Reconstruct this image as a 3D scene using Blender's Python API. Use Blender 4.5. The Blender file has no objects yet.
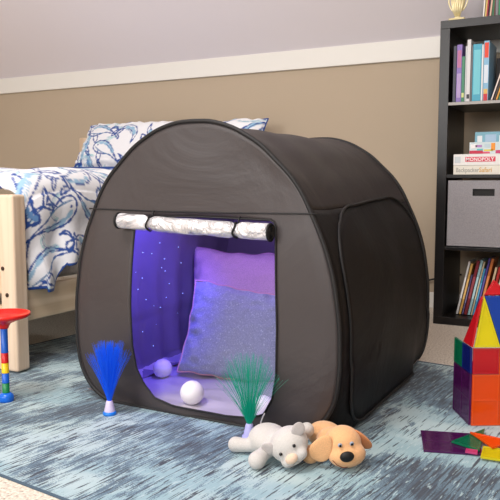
import bpy, bmesh, math, random
import numpy as np
from math import sin, cos, pi, radians, sqrt, atan2
from mathutils import Vector, Matrix, noise
random.seed(7)
C = bpy.context.scene.collection
V = Vector

# ------------------------------------------------------------------ materials
def new_mat(name):
    m = bpy.data.materials.new(name); m.use_nodes = True
    nt = m.node_tree; b = nt.nodes['Principled BSDF']
    return m, nt, b
def lin(c):
    return tuple((x/12.92 if x <= .04045 else ((x+.055)/1.055)**2.4) for x in [v/255 for v in c]) + (1,)
def mat(name, rgb, rough=.6, metal=0, bump=0, bscale=200, var=0, vscale=8, sheen=0, spec=.5, trans=0, emit=0, ecol=None, stretch=(1,1,1), alpha=1, ior=1.45, coat=0, det=3):
    m, nt, b = new_mat(name)
    N, L = nt.nodes.new, nt.links.new
    col = lin(rgb)
    b.inputs['Base Color'].default_value = col
    b.inputs['Roughness'].default_value = rough
    b.inputs['Metallic'].default_value = metal
    b.inputs['Specular IOR Level'].default_value = spec
    b.inputs['Sheen Weight'].default_value = sheen
    b.inputs['Transmission Weight'].default_value = trans
    b.inputs['IOR'].default_value = ior
    b.inputs['Coat Weight'].default_value = coat
    b.inputs['Alpha'].default_value = alpha
    if emit:
        b.inputs['Emission Color'].default_value = lin(ecol or rgb)
        b.inputs['Emission Strength'].default_value = emit
    if var or bump:
        tc = N('ShaderNodeTexCoord'); mp = N('ShaderNodeMapping'); mp.inputs['Scale'].default_value = stretch
        L(tc.outputs['Object'], mp.inputs['Vector'])
    if var:
        n = N('ShaderNodeTexNoise'); n.inputs['Scale'].default_value = vscale; n.inputs['Detail'].default_value = det
        L(mp.outputs[0], n.inputs['Vector'])
        r = N('ShaderNodeMapRange'); r.inputs[1].default_value = .25; r.inputs[2].default_value = .75
        r.inputs[3].default_value = 1-var; r.inputs[4].default_value = 1+var
        L(n.outputs['Fac'], r.inputs[0])
        mx = N('ShaderNodeVectorMath'); mx.operation = 'SCALE'; mx.inputs[0].default_value = col[:3]
        L(r.outputs[0], mx.inputs['Scale']); L(mx.outputs[0], b.inputs['Base Color'])
    if bump:
        n2 = N('ShaderNodeTexNoise'); n2.inputs['Scale'].default_value = bscale; n2.inputs['Detail'].default_value = 4
        L(mp.outputs[0], n2.inputs['Vector'])
        bp = N('ShaderNodeBump'); bp.inputs['Strength'].default_value = min(1, bump); bp.inputs['Distance'].default_value = .003
        L(n2.outputs['Fac'], bp.inputs['Height']); L(bp.outputs[0], b.inputs['Normal'])
    return m
def ramp(nt, stops):
    r = nt.nodes.new('ShaderNodeValToRGB'); e = r.color_ramp.elements
    while len(e) < len(stops): e.new(.5)
    for k, (p, c) in enumerate(stops):
        e[k].position = p; e[k].color = lin(c) if len(c) == 3 else c
    return r

M = {}
M['wall'] = mat('beige wall paint', (184, 168, 147), .85, bump=.15, bscale=120)
M['white'] = mat('white trim paint', (232, 230, 224), .5)
M['ceiling'] = mat('ceiling paint', (236, 230, 236), .9, bump=.1, bscale=60)
def wood(name, rgb, dark, axis='Z'):
    m, nt, b = new_mat(name); N, L = nt.nodes.new, nt.links.new
    tc = N('ShaderNodeTexCoord'); mp = N('ShaderNodeMapping')
    mp.inputs['Scale'].default_value = {'Z': (22, 22, 1.2), 'Y': (22, 1.2, 22), 'X': (1.2, 22, 22)}[axis]
    n = N('ShaderNodeTexNoise'); n.inputs['Scale'].default_value = 1; n.inputs['Detail'].default_value = 6; n.inputs['Distortion'].default_value = .6
    L(tc.outputs['Object'], mp.inputs[0]); L(mp.outputs[0], n.inputs['Vector'])
    r = ramp(nt, [(.3, dark), (.55, rgb), (.8, tuple(min(255, c+10) for c in rgb))])
    L(n.outputs['Fac'], r.inputs[0]); L(r.outputs[0], b.inputs['Base Color'])
    b.inputs['Roughness'].default_value = .5
    return m
M['pine'] = wood('pale pine', (224, 202, 178), (206, 180, 152))
M['pineY'] = wood('pale pine along rail', (222, 200, 172), (200, 174, 142), 'Y')
M['pineX'] = wood('pale pine across', (226, 198, 166), (205, 172, 138), 'X')
M['hole'] = mat('drilled hole', (60, 40, 28), .8)

# beige speckled carpet
def carpet():
    m, nt, b = new_mat('beige speckled carpet'); N, L = nt.nodes.new, nt.links.new
    tc = N('ShaderNodeTexCoord')
    n = N('ShaderNodeTexNoise'); n.inputs['Scale'].default_value = 130; n.inputs['Detail'].default_value = 3
    L(tc.outputs['Object'], n.inputs['Vector'])
    r = ramp(nt, [(.3, (140, 124, 108)), (.42, (196, 184, 168)), (.55, (216, 206, 190)), (.72, (232, 224, 210))])
    L(n.outputs['Fac'], r.inputs[0]); L(r.outputs[0], b.inputs['Base Color'])
    b.inputs['Roughness'].default_value = .95; b.inputs['Sheen Weight'].default_value = .2
    bp = N('ShaderNodeBump'); bp.inputs['Strength'].default_value = .8; bp.inputs['Distance'].default_value = .004
    L(n.outputs['Fac'], bp.inputs['Height']); L(bp.outputs[0], b.inputs['Normal'])
    return m
M['carpet'] = carpet()

def rug_mat():
    m, nt, b = new_mat('streaked blue rug pile'); N, L = nt.nodes.new, nt.links.new
    tc = N('ShaderNodeTexCoord')
    def nz(sc, stretch, det=3, dist=0, off=(0, 0, 0)):
        mp = N('ShaderNodeMapping'); mp.inputs['Scale'].default_value = stretch; mp.inputs['Location'].default_value = off
        n = N('ShaderNodeTexNoise'); n.inputs['Scale'].default_value = sc; n.inputs['Detail'].default_value = det; n.inputs['Distortion'].default_value = dist
        L(tc.outputs['Object'], mp.inputs[0]); L(mp.outputs[0], n.inputs['Vector']); return n.outputs['Fac']
    def mathn(op, a, c, clamp=False):
        x = N('ShaderNodeMath'); x.operation = op; x.use_clamp = clamp
        for k, v in enumerate((a, c)):
            if isinstance(v, (int, float)): x.inputs[k].default_value = v
            else: L(v, x.inputs[k])
        return x.outputs[0]
    big = nz(1, (3.6, 3.0, 1), 3, .7)                    # cloudy patches
    mid = nz(1, (60, 7, 1), 4, 0)                        # streaks
    fine = nz(1, (190, 22, 1), 3, 0, (3, 7, 0))
    dash = nz(1, (170, 9, 1), 3, 0, (11, 5, 0))
    grain = nz(1, (420, 200, 1), 2)
    def sm(x, lo, hi, a=0.0, c=1.0):
        r = N('ShaderNodeMapRange'); r.interpolation_type = 'SMOOTHSTEP'
        r.inputs[1].default_value = lo; r.inputs[2].default_value = hi; r.inputs[3].default_value = a; r.inputs[4].default_value = c
        L(x, r.inputs[0]); return r.outputs[0]
    def mixc(f_, a, c):
        mx = N('ShaderNodeMix'); mx.data_type = 'RGBA'; L(f_, mx.inputs[0])
        for k, v in ((6, a), (7, c)):
            if isinstance(v, tuple): mx.inputs[k].default_value = lin(v)
            else: L(v, mx.inputs[k])
        return mx.outputs[2]
    s = mathn('ADD', mathn('MULTIPLY', big, .9), mathn('MULTIPLY', mid, .45)); s = mathn('ADD', s, mathn('MULTIPLY', grain, .30)); s = mathn('ADD', s, mathn('MULTIPLY', fine, .25))
    pale = mixc(sm(nz(1, (2.6, 5, 1), 3, 0, (9, 3, 0)), .4, .6), (136, 168, 178), (168, 190, 194))
    base = mixc(sm(s, .945, .975), (86, 114, 132), pale)
    base = mixc(sm(mathn('ADD', mathn('MULTIPLY', big, .6), mathn('ADD', mathn('MULTIPLY', mid, .5), mathn('MULTIPLY', grain, .35))), .625, .655), (48, 70, 90), base)
    dk = mathn('SUBTRACT', dash, mathn('MULTIPLY', big, .28))
    base = mixc(sm(dk, .415, .435), base, (30, 46, 64))
    lt = mathn('ADD', fine, mathn('MULTIPLY', big, .12))
    base = mixc(sm(lt, .665, .695, 0, .8), base, (166, 190, 196))
    L(base, b.inputs['Base Color'])
    b.inputs['Roughness'].default_value = .95; b.inputs['Sheen Weight'].default_value = .25
    bp = N('ShaderNodeBump'); bp.inputs['Strength'].default_value = .6; bp.inputs['Distance'].default_value = .003
    L(fine, bp.inputs['Height']); L(bp.outputs[0], b.inputs['Normal'])
    return m
M['rug'] = rug_mat()
M['binding'] = mat('slate rug binding', (70, 88, 104), .9)

def nylon(name, rgb, rough=.5, bump=.38, sheen=.0, spec=.5):
    m, nt, b = new_mat(name); N, L = nt.nodes.new, nt.links.new
    tc = N('ShaderNodeTexCoord')
    n = N('ShaderNodeTexNoise'); n.inputs['Scale'].default_value = 2.2; n.inputs['Detail'].default_value = 5; n.inputs['Distortion'].default_value = 1.2
    L(tc.outputs['Object'], n.inputs['Vector'])
    n2 = N('ShaderNodeTexNoise'); n2.inputs['Scale'].default_value = 500; n2.inputs['Detail'].default_value = 1
    L(tc.outputs['Object'], n2.inputs['Vector'])
    b.inputs['Base Color'].default_value = lin(rgb); b.inputs['Roughness'].default_value = rough; b.inputs['Specular IOR Level'].default_value = spec
    b.inputs['Sheen Weight'].default_value = sheen
    b1 = N('ShaderNodeBump'); b1.inputs['Strength'].default_value = bump; b1.inputs['Distance'].default_value = .03
    b2 = N('ShaderNodeBump'); b2.inputs['Strength'].default_value = .15; b2.inputs['Distance'].default_value = .001
    L(n.outputs['Fac'], b1.inputs['Height']); L(n2.outputs['Fac'], b2.inputs['Height']); L(b1.outputs[0], b2.inputs['Normal']); L(b2.outputs[0], b.inputs['Normal'])
    return m
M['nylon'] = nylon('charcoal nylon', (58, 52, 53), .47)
M['nylon_roof'] = nylon('charcoal nylon roof tone', (42, 35, 35), .5, spec=.35)  # same cloth as the front, light from above put into its tone
M['nylon_shaded'] = nylon('charcoal nylon shaded side', (14, 9, 10), .55, spec=.2)  # same cloth again, shade of the side put into a darker colour
M['piping'] = mat('black piping', (22, 21, 23), .6)
M['lining'] = nylon('grey lining', (120, 112, 130), .45, .35)
def silver():
    m, nt, b = new_mat('crinkled silver fabric'); N, L = nt.nodes.new, nt.links.new
    tc = N('ShaderNodeTexCoord')
    n = N('ShaderNodeTexNoise'); n.inputs['Scale'].default_value = 14; n.inputs['Detail'].default_value = 5; n.inputs['Distortion'].default_value = 1.5
    L(tc.outputs['Object'], n.inputs['Vector'])
    b.inputs['Base Color'].default_value = lin((218, 216, 220)); b.inputs['Metallic'].default_value = .5; b.inputs['Roughness'].default_value = .38
    b1 = N('ShaderNodeBump'); b1.inputs['Strength'].default_value = 1; b1.inputs['Distance'].default_value = .026
    L(n.outputs['Fac'], b1.inputs['Height']); L(b1.outputs[0], b.inputs['Normal'])
    return m
M['silver'] = silver()
M['bookcase'] = mat('black brown laminate', (24, 22, 23), .33, var=.15, vscale=5, stretch=(1, 1, .3), bump=.12, bscale=40)
M['edgegrey'] = mat('silver grey shelf edge', (168, 164, 160), .4)

def M_(rgb, rough=.5, **k):
    key = (rgb, rough, tuple(sorted(k.items())))
    if key not in M: M[key] = mat('paint %d %d %d' % rgb, rgb, rough, **k)
    return M[key]

def tile_mat(name, rgb, dens=.75):
    m, nt, b = new_mat(name); N, L = nt.nodes.new, nt.links.new
    b.inputs['Base Color'].default_value = lin(rgb); b.inputs['Roughness'].default_value = .12
    tr = N('ShaderNodeBsdfTransparent'); tr.inputs[0].default_value = lin(tuple(min(255, int(c*1.0)+30) for c in rgb))
    mix = N('ShaderNodeMixShader'); mix.inputs[0].default_value = dens
    L(tr.outputs[0], mix.inputs[1]); L(b.outputs[0], mix.inputs[2])
    L(mix.outputs[0], nt.nodes['Material Output'].inputs['Surface'])
    return m
TC = dict(orange=(250, 92, 22), purple=(84, 26, 88), red=(206, 28, 40), green=(14, 122, 84), navy=(24, 36, 120), blue=(18, 72, 176), yellow=(226, 214, 30), pink=(214, 70, 130), teal=(20, 140, 110))
for k, v in TC.items():
    M['t_'+k] = tile_mat('clear %s plastic' % k, v, .62)
    M['r_'+k] = tile_mat('%s plastic rim' % k, tuple(int(c*.92) for c in v), .86)

# ------------------------------------------------------------------ object helpers
def root_loc(o):
    while o.parent: o = o.parent
    return o.location
def obj(name, bm, m, parent=None, smooth=True, label=None, kind=None):
    if isinstance(bm, bpy.types.Mesh): me = bm
    else:
        me = bpy.data.meshes.new(name); bmesh.ops.recalc_face_normals(bm, faces=bm.faces) if not bm.get('nr') else None
        bm.to_mesh(me); bm.free()
    if parent: me.transform(Matrix.Translation(-root_loc(parent)))
    for mm in (m if isinstance(m, (list, tuple)) else [m]): me.materials.append(mm)
    me.polygons.foreach_set('use_smooth', [smooth]*len(me.polygons))
    o = bpy.data.objects.new(name, me); C.objects.link(o)
    if parent: o.parent = parent
    if label: o['label'] = label
    if kind: o['kind'] = kind
    return o
class BM:                       # wrapper so a bmesh can carry a flag
    pass
def nb():
    return _B()
class _B:
    def __init__(s): s.bm = bmesh.new(); s.nr = False
    def get(s, k): return s.nr
    @property
    def faces(s): return s.bm.faces
    def to_mesh(s, me):
        if not s.nr: bmesh.ops.recalc_face_normals(s.bm, faces=s.bm.faces)
        s.bm.to_mesh(me)
    def free(s): s.bm.free()
def obj_(name, B, m, parent=None, smooth=True, label=None, kind=None):
    me = bpy.data.meshes.new(name); B.to_mesh(me); B.free()
    return obj(name, me, m, parent, smooth, label, kind)
def thing(name, loc, label, cat, group=None):
    o = bpy.data.objects.new(name, None); C.objects.link(o); o.location = loc
    o['label'] = label; o['category'] = cat
    if group: o['group'] = group
    return o
def tag(o, label, cat, group=None):
    o['label'] = label; o['category'] = cat
    if group: o['group'] = group
    return o
def place(o, loc):              # give a one-mesh thing an origin at its base
    o.data.transform(Matrix.Translation(-V(loc))); o.location = loc; return o

def box(B, lo, hi, bev=0, mx=None, seg=2):
    b = bmesh.new()
    bmesh.ops.create_cube(b, size=1)
    for v in b.verts: v.co = V([lo[i]+(v.co[i]+.5)*(hi[i]-lo[i]) for i in range(3)])
    if bev: bmesh.ops.bevel(b, geom=b.edges[:], offset=bev, segments=seg, affect='EDGES', profile=.5)
    merge(B, b, mx)
def merge(B, b, mx=None):
    if mx is not None: bmesh.ops.transform(b, matrix=mx, verts=b.verts)
    me = bpy.data.meshes.new('tmp'); b.to_mesh(me); b.free(); B.bm.from_mesh(me); bpy.data.meshes.remove(me)
def grid(B, P, cu=False, cv=False):
    nu, nv = len(P), len(P[0])
    vs = [[B.bm.verts.new(p) for p in row] for row in P]
    for i in range(nu - (0 if cu else 1)):
        for j in range(nv - (0 if cv else 1)):
            B.bm.faces.new((vs[i][j], vs[(i+1) % nu][j], vs[(i+1) % nu][(j+1) % nv], vs[i][(j+1) % nv]))
    return vs
def tube(B, pts, r, n=8, closed=False, caps=True):
    pts = [V(p) for p in pts]; rs = r if isinstance(r, (list, tuple)) else [r]*len(pts)
    rows = []; up = None; N_ = len(pts)
    for i, p in enumerate(pts):
        a = pts[(i-1) % N_] if (closed or i > 0) else p
        c = pts[(i+1) % N_] if (closed or i < N_-1) else p
        t = (c-a).normalized()
        if up is None:
            up = V((0, 0, 1)) if abs(t.z) < .9 else V((1, 0, 0))
        x = (up - t*up.dot(t))
        if x.length < 1e-6: x = t.orthogonal()
        x.normalize(); y = t.cross(x); up = x
        rows.append([p + (x*cos(2*pi*k/n) + y*sin(2*pi*k/n))*rs[i] for k in range(n)])
    vs = grid(B, rows, cu=closed, cv=True)
    if caps and not closed:
        B.bm.faces.new(vs[0][::-1]); B.bm.faces.new(vs[-1])
def lathe(B, prof, cx, cy, n=32, z0=0, mx=None):
    rows = []
    for k in range(n):
        a = 2*pi*k/n
        rows.append([V((cx+r*cos(a), cy+r*sin(a), z0+z)) for r, z in prof])
    b = _B(); grid(b, rows, cu=True)
    bmesh.ops.remove_doubles(b.bm, verts=b.bm.verts, dist=1e-6)
    merge(B, b.bm, mx)
def ellipsoid(B, c, rad, rot=None, n=20, fn=None):
    b = bmesh.new(); bmesh.ops.create_uvsphere(b, u_segments=n, v_segments=max(8, n*2//3), radius=1)
    for v in b.verts:
        if fn: v.co = fn(v.co)
        v.co = V((v.co.x*rad[0], v.co.y*rad[1], v.co.z*rad[2]))
    m = (rot.to_4x4() if rot is not None else Matrix())
    merge(B, b, Matrix.Translation(V(c)) @ m)
def solidify(B, th):
    bmesh.ops.recalc_face_normals(B.bm, faces=B.bm.faces)
    bmesh.ops.solidify(B.bm, geom=B.bm.faces[:], thickness=th)
def fn_noise(p, s, amp, off=0):
    return noise.noise(V(p)*s + V((off, off*1.7, 3.1)))*amp

# ------------------------------------------------------------------ camera
CAMH = .70
cam = bpy.data.objects.new('camera', bpy.data.cameras.new('camera')); C.objects.link(cam)
cam.data.sensor_width = 36; cam.data.lens = 700*36/500
cam.location = (0, 0, CAMH); cam.rotation_euler = (radians(90-5.55), 0, radians(28.2))
bpy.context.scene.camera = cam

# ------------------------------------------------------------------ room shell
YW = 3.89; XL = -4.42; XR = 2.6; YB = -2.6
def struct(name, B, m, smooth=False):
    o = obj_(name, B, m, None, smooth); o['kind'] = 'structure'; return o
B = nb(); box(B, (XL-.1, YB, -.08), (XR+.1, YW+.1, 0)); struct('floor', B, M['carpet'])
B = nb(); box(B, (XL-.1, YW, 0), (XR+.1, YW+.1, 1.5)); struct('wall_back', B, M['wall'])
# slanted-ceiling shape for side walls
def gable(x0, x1):
    B = nb(); pr = [(YB, 0), (YW, 0), (YW, 1.49), (YW-2.0, 1.49+2.0*.88), (YB, 1.49+2.0*.88)]
    a = [B.bm.verts.new((x0, y, z)) for y, z in pr]; c = [B.bm.verts.new((x1, y, z)) for y, z in pr]
    B.bm.faces.new(a); B.bm.faces.new(c[::-1])
    for i in range(5): B.bm.faces.new((a[i], c[i], c[(i+1) % 5], a[(i+1) % 5]))
    return B
struct('wall_left', gable(XL-.1, XL), M['wall'])
struct('wall_right', gable(XR, XR+.1), M['wall'])
B = nb()
pr = [(YW, 1.478), (YW-2.0, 1.478+1.76), (YB, 1.478+1.76), (YB, 1.478+1.86), (YW-2.05, 1.478+1.86), (YW+.1, 1.478)]
a = [B.bm.verts.new((XL-.1, y, z)) for y, z in pr]; c = [B.bm.verts.new((XR+.1, y, z)) for y, z in pr]
B.bm.faces.new(a); B.bm.faces.new(c[::-1])
for i in range(6): B.bm.faces.new((a[i], c[i], c[(i+1) % 6], a[(i+1) % 6]))
struct('ceiling', B, M['ceiling'])
B = nb(); box(B, (XL, YW-.018, 1.367), (XR, YW, 1.479), .003); struct('trim_1', B, M['white'])
B = nb(); box(B, (XL, YW-.014, 0), (XR, YW, .088), .004); struct('baseboard_back', B, M['white'])
# wall behind the camera with two window openings that let the daylight in
ZC = 1.478+1.76
wins = [(-3.6, -1.7), (-.6, 1.3)]
B = nb()
box(B, (XL-.1, YB-.1, 0), (XR+.1, YB, .95)); box(B, (XL-.1, YB-.1, 2.55), (XR+.1, YB, ZC+.1))
xs = [XL-.1] + [v for w in wins for v in w] + [XR+.1]
for k in range(0, len(xs), 2): box(B, (xs[k], YB-.1, .95), (xs[k+1], YB, 2.55))
struct('wall_front', B, M['wall'])

# ------------------------------------------------------------------ rug
RA = radians(-6.3)
ru = V((cos(RA), sin(RA), 0)); rv = V((-sin(RA), cos(RA), 0))
def rug_pt(u, v, z=0): return ru*u + rv*v + V((0, 0, z))
u0, u1, v0, v1 = -2.445, .02, .992, 2.577
B = nb(); box(B, (u0, v0, 0), (u1, v1, .0035), .001)
rug = obj_('area_rug', B, M['rug'], None, False)
tag(rug, 'large pale blue and slate streaked area rug under the black tent', 'rug')
rug.rotation_euler = (0, 0, RA)
# move origin to the rug's corner
rug.data.transform(Matrix.Translation((-u0, -v0, 0))); rug.location = rug_pt(u0, v0)
B = nb(); tube(B, [(0, 0, .002), (u1-u0, 0, .002), (u1-u0, v1-v0, .002), (0, v1-v0, .002)], .0042, 8, closed=True)
me = bpy.data.meshes.new('binding'); B.to_mesh(me); B.free()
me.materials.append(M['binding']); bo = bpy.data.objects.new('binding', me); C.objects.link(bo); bo.parent = rug; bo['label'] = 'dark slate bound edge'

# ------------------------------------------------------------------ tent
TXC = -1.098; TY0 = 1.705; TY1 = 2.64; SK = .000
RG = .0035   # top of the rug
prof = [(.0, .873), (.06, .870), (.125, .853), (.175, .829), (.222, .800), (.268, .759), (.314, .715), (.350, .665), (.378, .61), (.402, .56), (.42, .515), (.438, .455), (.450, .39), (.459, .32), (.461, .25), (.460, .19), (.450, .125), (.430, .078), (.400, .042), (.36, .017), (.32, .0075), (.2, .0045), (0, .0045)]
def catmull(P, n):
    out = []
    for i in range(len(P)-1):
        p0 = P[max(0, i-1)]; p1 = P[i]; p2 = P[i+1]; p3 = P[min(len(P)-1, i+2)]
        for k in range(n):
            t = k/n
            out.append(tuple(.5*((2*p1[j])+(-p0[j]+p2[j])*t+(2*p0[j]-5*p1[j]+4*p2[j]-p3[j])*t*t+(-p0[j]+3*p1[j]-3*p2[j]+p3[j])*t**3) for j in range(len(p1))))
    out.append(tuple(P[-1])); return out
half = catmull([(h*.977, z) for h, z in prof], 3)
out2 = [(h, z) for h, z in half] + [(-h, z) for h, z in half[-2:0:-1]]        # closed loop (h offset, z)
def resample(loop, n):
    pts = [V((a, b, 0)) for a, b in loop]; pts.append(pts[0]); d = [0]
    for i in range(1, len(pts)): d.append(d[-1]+(pts[i]-pts[i-1]).length)
    res = []; j = 0
    for k in range(n):
        s = d[-1]*k/n
        while d[j+1] < s: j += 1
        t = (s-d[j])/(d[j+1]-d[j]); p = pts[j].lerp(pts[j+1], t); res.append((p.x, p.y))
    return res
NO = 160
outer = resample(out2, NO)
tent = thing('play_tent', (TXC, (TY0+TY1)/2, RG), 'charcoal black pop up play tent glowing violet inside, standing on the streaked rug', 'play tent')
def lean(z):    # front panel bulges a little
    return 0
# opening outline (x offset from TXC, z)
oL, oR, oT, oB, rc = -.226, .264, .60, .030, .10
op = []
def arc(cx, cz, a0, a1, r, n=10): return [(cx+r*cos(a0+(a1-a0)*k/n), cz+r*sin(a0+(a1-a0)*k/n)) for k in range(n+1)]
op += [(0, oT), (oR-.012, oT-.004), (oR-.003, oT-.02), (oR, .5), (oR+.006, .3), (oR+.004, .17)]
op += [(oR-.01, .10), (oR-.04, .05), (oR-.08, .034), (.1, .026), (0, .026), (-.08, .028), (-.15, .045), (-.20, .085), (-.222, .13), (-.233, .2), (-.235, .33), (-.228, .5), (oL+.003, oT-.02), (oL+.012, oT-.004)]
op = [(a+(.016 if a < -.15 else .004), b) for a, b in op]
def ang(p, c=(0.015, .32)): return atan2(p[1]-c[1], p[0]-c[0])
def by_angle(loop, n):
    # ray-cast loop at n evenly spaced directions from the centre
    c = (.015, .32); res = []
    pts = resample(loop, 900)
    A = sorted([(ang(p), p) for p in pts])
    return A, c
Aop, cc = by_angle(op, 0)
def inner_at(a):
    best = min(Aop, key=lambda q: abs((q[0]-a+pi) % (2*pi)-pi)); return best[1]
inner = [inner_at(ang(p)) for p in outer]
def front_y(h, z):
    # softly billowing front panel: out in the middle of the arch, gathered at seams
    b = .012*sin(min(1, max(0, (z)/.6))*pi)
    return TY0 - b + fn_noise((h*2.2, z*2.2, 0), 1.4, .010) + .003*sin(z*60+h*20)*max(0, 1-z/.15)
rows = []
K = 14
for i, p in enumerate(outer):
    row = []
    for k in range(K+1):
        t = k/K; h = p[0]+(inner[i][0]-p[0])*t; z = p[1]+(inner[i][1]-p[1])*t
        edge = min(1, t*5)
        y = TY0 + (front_y(h, z)-TY0)*edge
        row.append(V((TXC+h, y, z)))
    rows.append(row)
B = nb(); grid(B, rows, cu=True); solidify(B, .0015)
front = obj_('front_panel', B, M['nylon'], tent)
B = nb(); tube(B, [rows[i][-1]+V((0, -.002, 0)) for i in range(NO)], .003, 6, closed=True)
obj_('door_binding', B, M['piping'], front)
B = nb()
sl = [V((TXC-.385+.77*k/30, 0, .617-.004*sin(pi*k/30))) for k in range(31)]
for p in sl: p.y = front_y(p.x-TXC, p.z)-.0025
tube(B, sl, .0022, 6); obj_('seam', B, M['piping'], front)
B = nb(); tube(B, [V((TXC+h*1.003, TY0, z)) for h, z in outer], .0062, 8, closed=True); obj_('hoop', B, M['piping'], tent)
B = nb(); B.free()

def sag(t): return sin(pi*t)
def shell_pt(h, z, t, off=0):
    s = sag(t)
    k = 1 - .022*s*max(0, min(1, (z-.45)/.3))       # roof saddle
    zz = z - .010*s*max(0, min(1, (z-.5)/.3)) if z > .5 else z
    wb = max(0, min(1, t/.07, max(.6, (1-t)/.24)))*(1 if abs(h) > .3 else 0)
    if wb and z < .2:
        tgt = .455 - .018*max(0, 1-z/.02)
        h = h + ((tgt if h > 0 else -tgt)-h)*wb*(1 if abs(h) > .33 else (abs(h)-.3)/.03)
    hh = h*k
    hh += (.006*s if z < .6 else 0)*(1 if h > 0 else -1)*min(1, z/.1)
    n = fn_noise((h*1.3, t*2.0, z*1.5), 2.2, .011)*min(1, s*2)*min(1, max(0, (z-.03)*8))
    return V((TXC+SK*t+hh+(off+n)*(1 if h > 0 else -1)*(.3+.7*min(1, abs(h)/.3)), TY0+(TY1-TY0)*t, zz+(off+n)*(.9 if z > .6 else .1)))
backo = [shell_pt(h, z, 1.0) for h, z in outer]
B = nb(); tube(B, backo, .0062, 8, closed=True); obj_('hoop', B, M['piping'], tent)
ZS = .628
# roof panel: from right side seam over the top to the left side seam
ri = [i for i in range(NO) if outer[i][1] >= ZS-.012]
order = sorted(ri, key=lambda i: outer[i][0])
B = nb(); grid(B, [[shell_pt(outer[i][0], outer[i][1], k/24) for k in range(25)] for i in order]); solidify(B, .0012)
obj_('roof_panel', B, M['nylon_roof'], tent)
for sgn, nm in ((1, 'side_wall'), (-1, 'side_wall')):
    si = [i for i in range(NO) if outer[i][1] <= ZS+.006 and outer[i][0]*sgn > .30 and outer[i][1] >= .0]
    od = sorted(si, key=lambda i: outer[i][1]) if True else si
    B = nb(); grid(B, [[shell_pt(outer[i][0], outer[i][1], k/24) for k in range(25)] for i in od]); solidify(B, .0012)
    wl = obj_(nm, B, M['nylon_shaded'], tent)
    # rounded side door panel with its own wire hoop
    def hz(z):
        z = max(.0125, min(.87, z))
        best = None
        for (a, b), (c, d) in zip(half, half[1:]):
            if d <= z <= b: return a+(c-a)*((b-z)/(b-d) if b != d else 0)
        return .3
    lp = []
    y0, y1, zb, zt = .075, .975, .022, .648
    def rr(y0, y1, z0, z1, rt, rb, n=10):
        p = []
        p += [(y1-rt+rt*cos(a), z1-rt*.75+rt*.75*sin(a)) for a in [pi/2*k/n for k in range(n+1)][::-1]][::1]
        return p
    rt, rbm = .20, .12
    top = [(y0+.30-.30*cos(pi/2*k/12), zt-.015-.19+.19*sin(pi/2*k/12)) for k in range(13)]
    topr = [(y1-rt+rt*sin(pi/2*k/10), zt-.15+.15*cos(pi/2*k/10)) for k in range(11)]
    br = [(y1-rbm+rbm*cos(pi/2*k/8), zb+.07-.07*sin(pi/2*k/8)) for k in range(9)]
    bl = [(y0+rbm-rbm*sin(pi/2*k/8), zb+.07-.07*cos(pi/2*k/8)) for k in range(9)]
    loop = resample(top+topr+br+bl, 110)
    def side_pt(t, z, off): return shell_pt(sgn*hz(z), z, t, off)
    B = nb(); tube(B, [side_pt(t, z, .004) for t, z in loop], .0045, 7, closed=True)
    obj_('hoop', B, M['piping'], wl)
    cen = (.515, .33); rows = []
    for t, z in loop:
        rows.append([side_pt(cen[0]+(t-cen[0])*s, cen[1]+(z-cen[1])*s, .004-.002*s) for s in [1, .93, .85, .75, .65, .55, .45, .35, .25, .15, .06]])
    B = nb(); vs = grid(B, rows, cu=True); B.bm.faces.new([r[-1] for r in vs]); solidify(B, .001)
    obj_('side_panel', B, M['nylon_shaded'], wl)
# back panel
B = nb(); cenb = (0, .4)
rows = [[V((TXC+SK+(q.x-TXC-SK)*s, TY1+.006*(1-s*s)-.001, cenb[1]+(q.z-cenb[1])*s)) for s in (1, .85, .7, .5, .3, .1)] for q in backo]
vs = grid(B, rows, cu=True); B.bm.faces.new([r[-1] for r in vs]); solidify(B, .0012)
obj_('back_panel', B, M['nylon_shaded'], tent)
# lining (walls), and the shiny floor sheet
loopL = [outer[i] for i in range(NO) if outer[i][1] >= .0072]
# start from the lower left and go over the top
loopL = sorted([p for p in loopL if p[0] < 0], key=lambda p: p[1]) + sorted([p for p in loopL if p[0] >= 0], key=lambda p: -p[1])
rows = []
for h, z in loopL:
    row = []
    for k in range(31):
        t = .012+.976*k/30; q = shell_pt(h, z, t)
        c = V((TXC+SK*t, q.y, .35)); dv = q-c; L_ = dv.length
        w = .012+.008*sin(t*44+z*3)*(1 if z < .6 else .3)*max(0, min(1, (.55-z)*4)) + fn_noise((h, t*3, z), 3, .004)
        row.append(c+dv*((L_-w)/L_))
    rows.append(row)
B = nb(); grid(B, rows)
lining = obj_('wall_lining', B, M['lining'], tent)
B = nb()
rows = [[V((TXC+SK+h*s*.972, TY1-.012, cenb[1]+(z-cenb[1])*s*.972)) for s in (1, .8, .6, .4, .2, .02)] for h, z in outer]
vs = grid(B, rows, cu=True); B.bm.faces.new([r[-1] for r in vs]); obj_('back_lining', B, M['lining'], tent)
B = nb(); rows = []
for i in range(61):
    rows.append([])
    for j in range(49):
        x = TXC-.43+.86*i/60; y = TY0+.012+(TY1-TY0-.03)*j/48
        rz = abs(noise.noise(V((x*5+y*4, y*14-x*3, .5))))*.022+noise.noise(V((x*14, y*14, 2)))*.003
        ed = max(0, (abs(x-TXC)-.37)/.06)
        rows[-1].append(V((x, y, .0095+rz*.8+ed*.012)))
grid(B, rows); obj_('floor_sheet', B, mat('silver floor fabric', (206, 200, 210), .34, metal=.35, bump=1, bscale=16), tent, label='shiny crinkled silver floor sheet')
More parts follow.
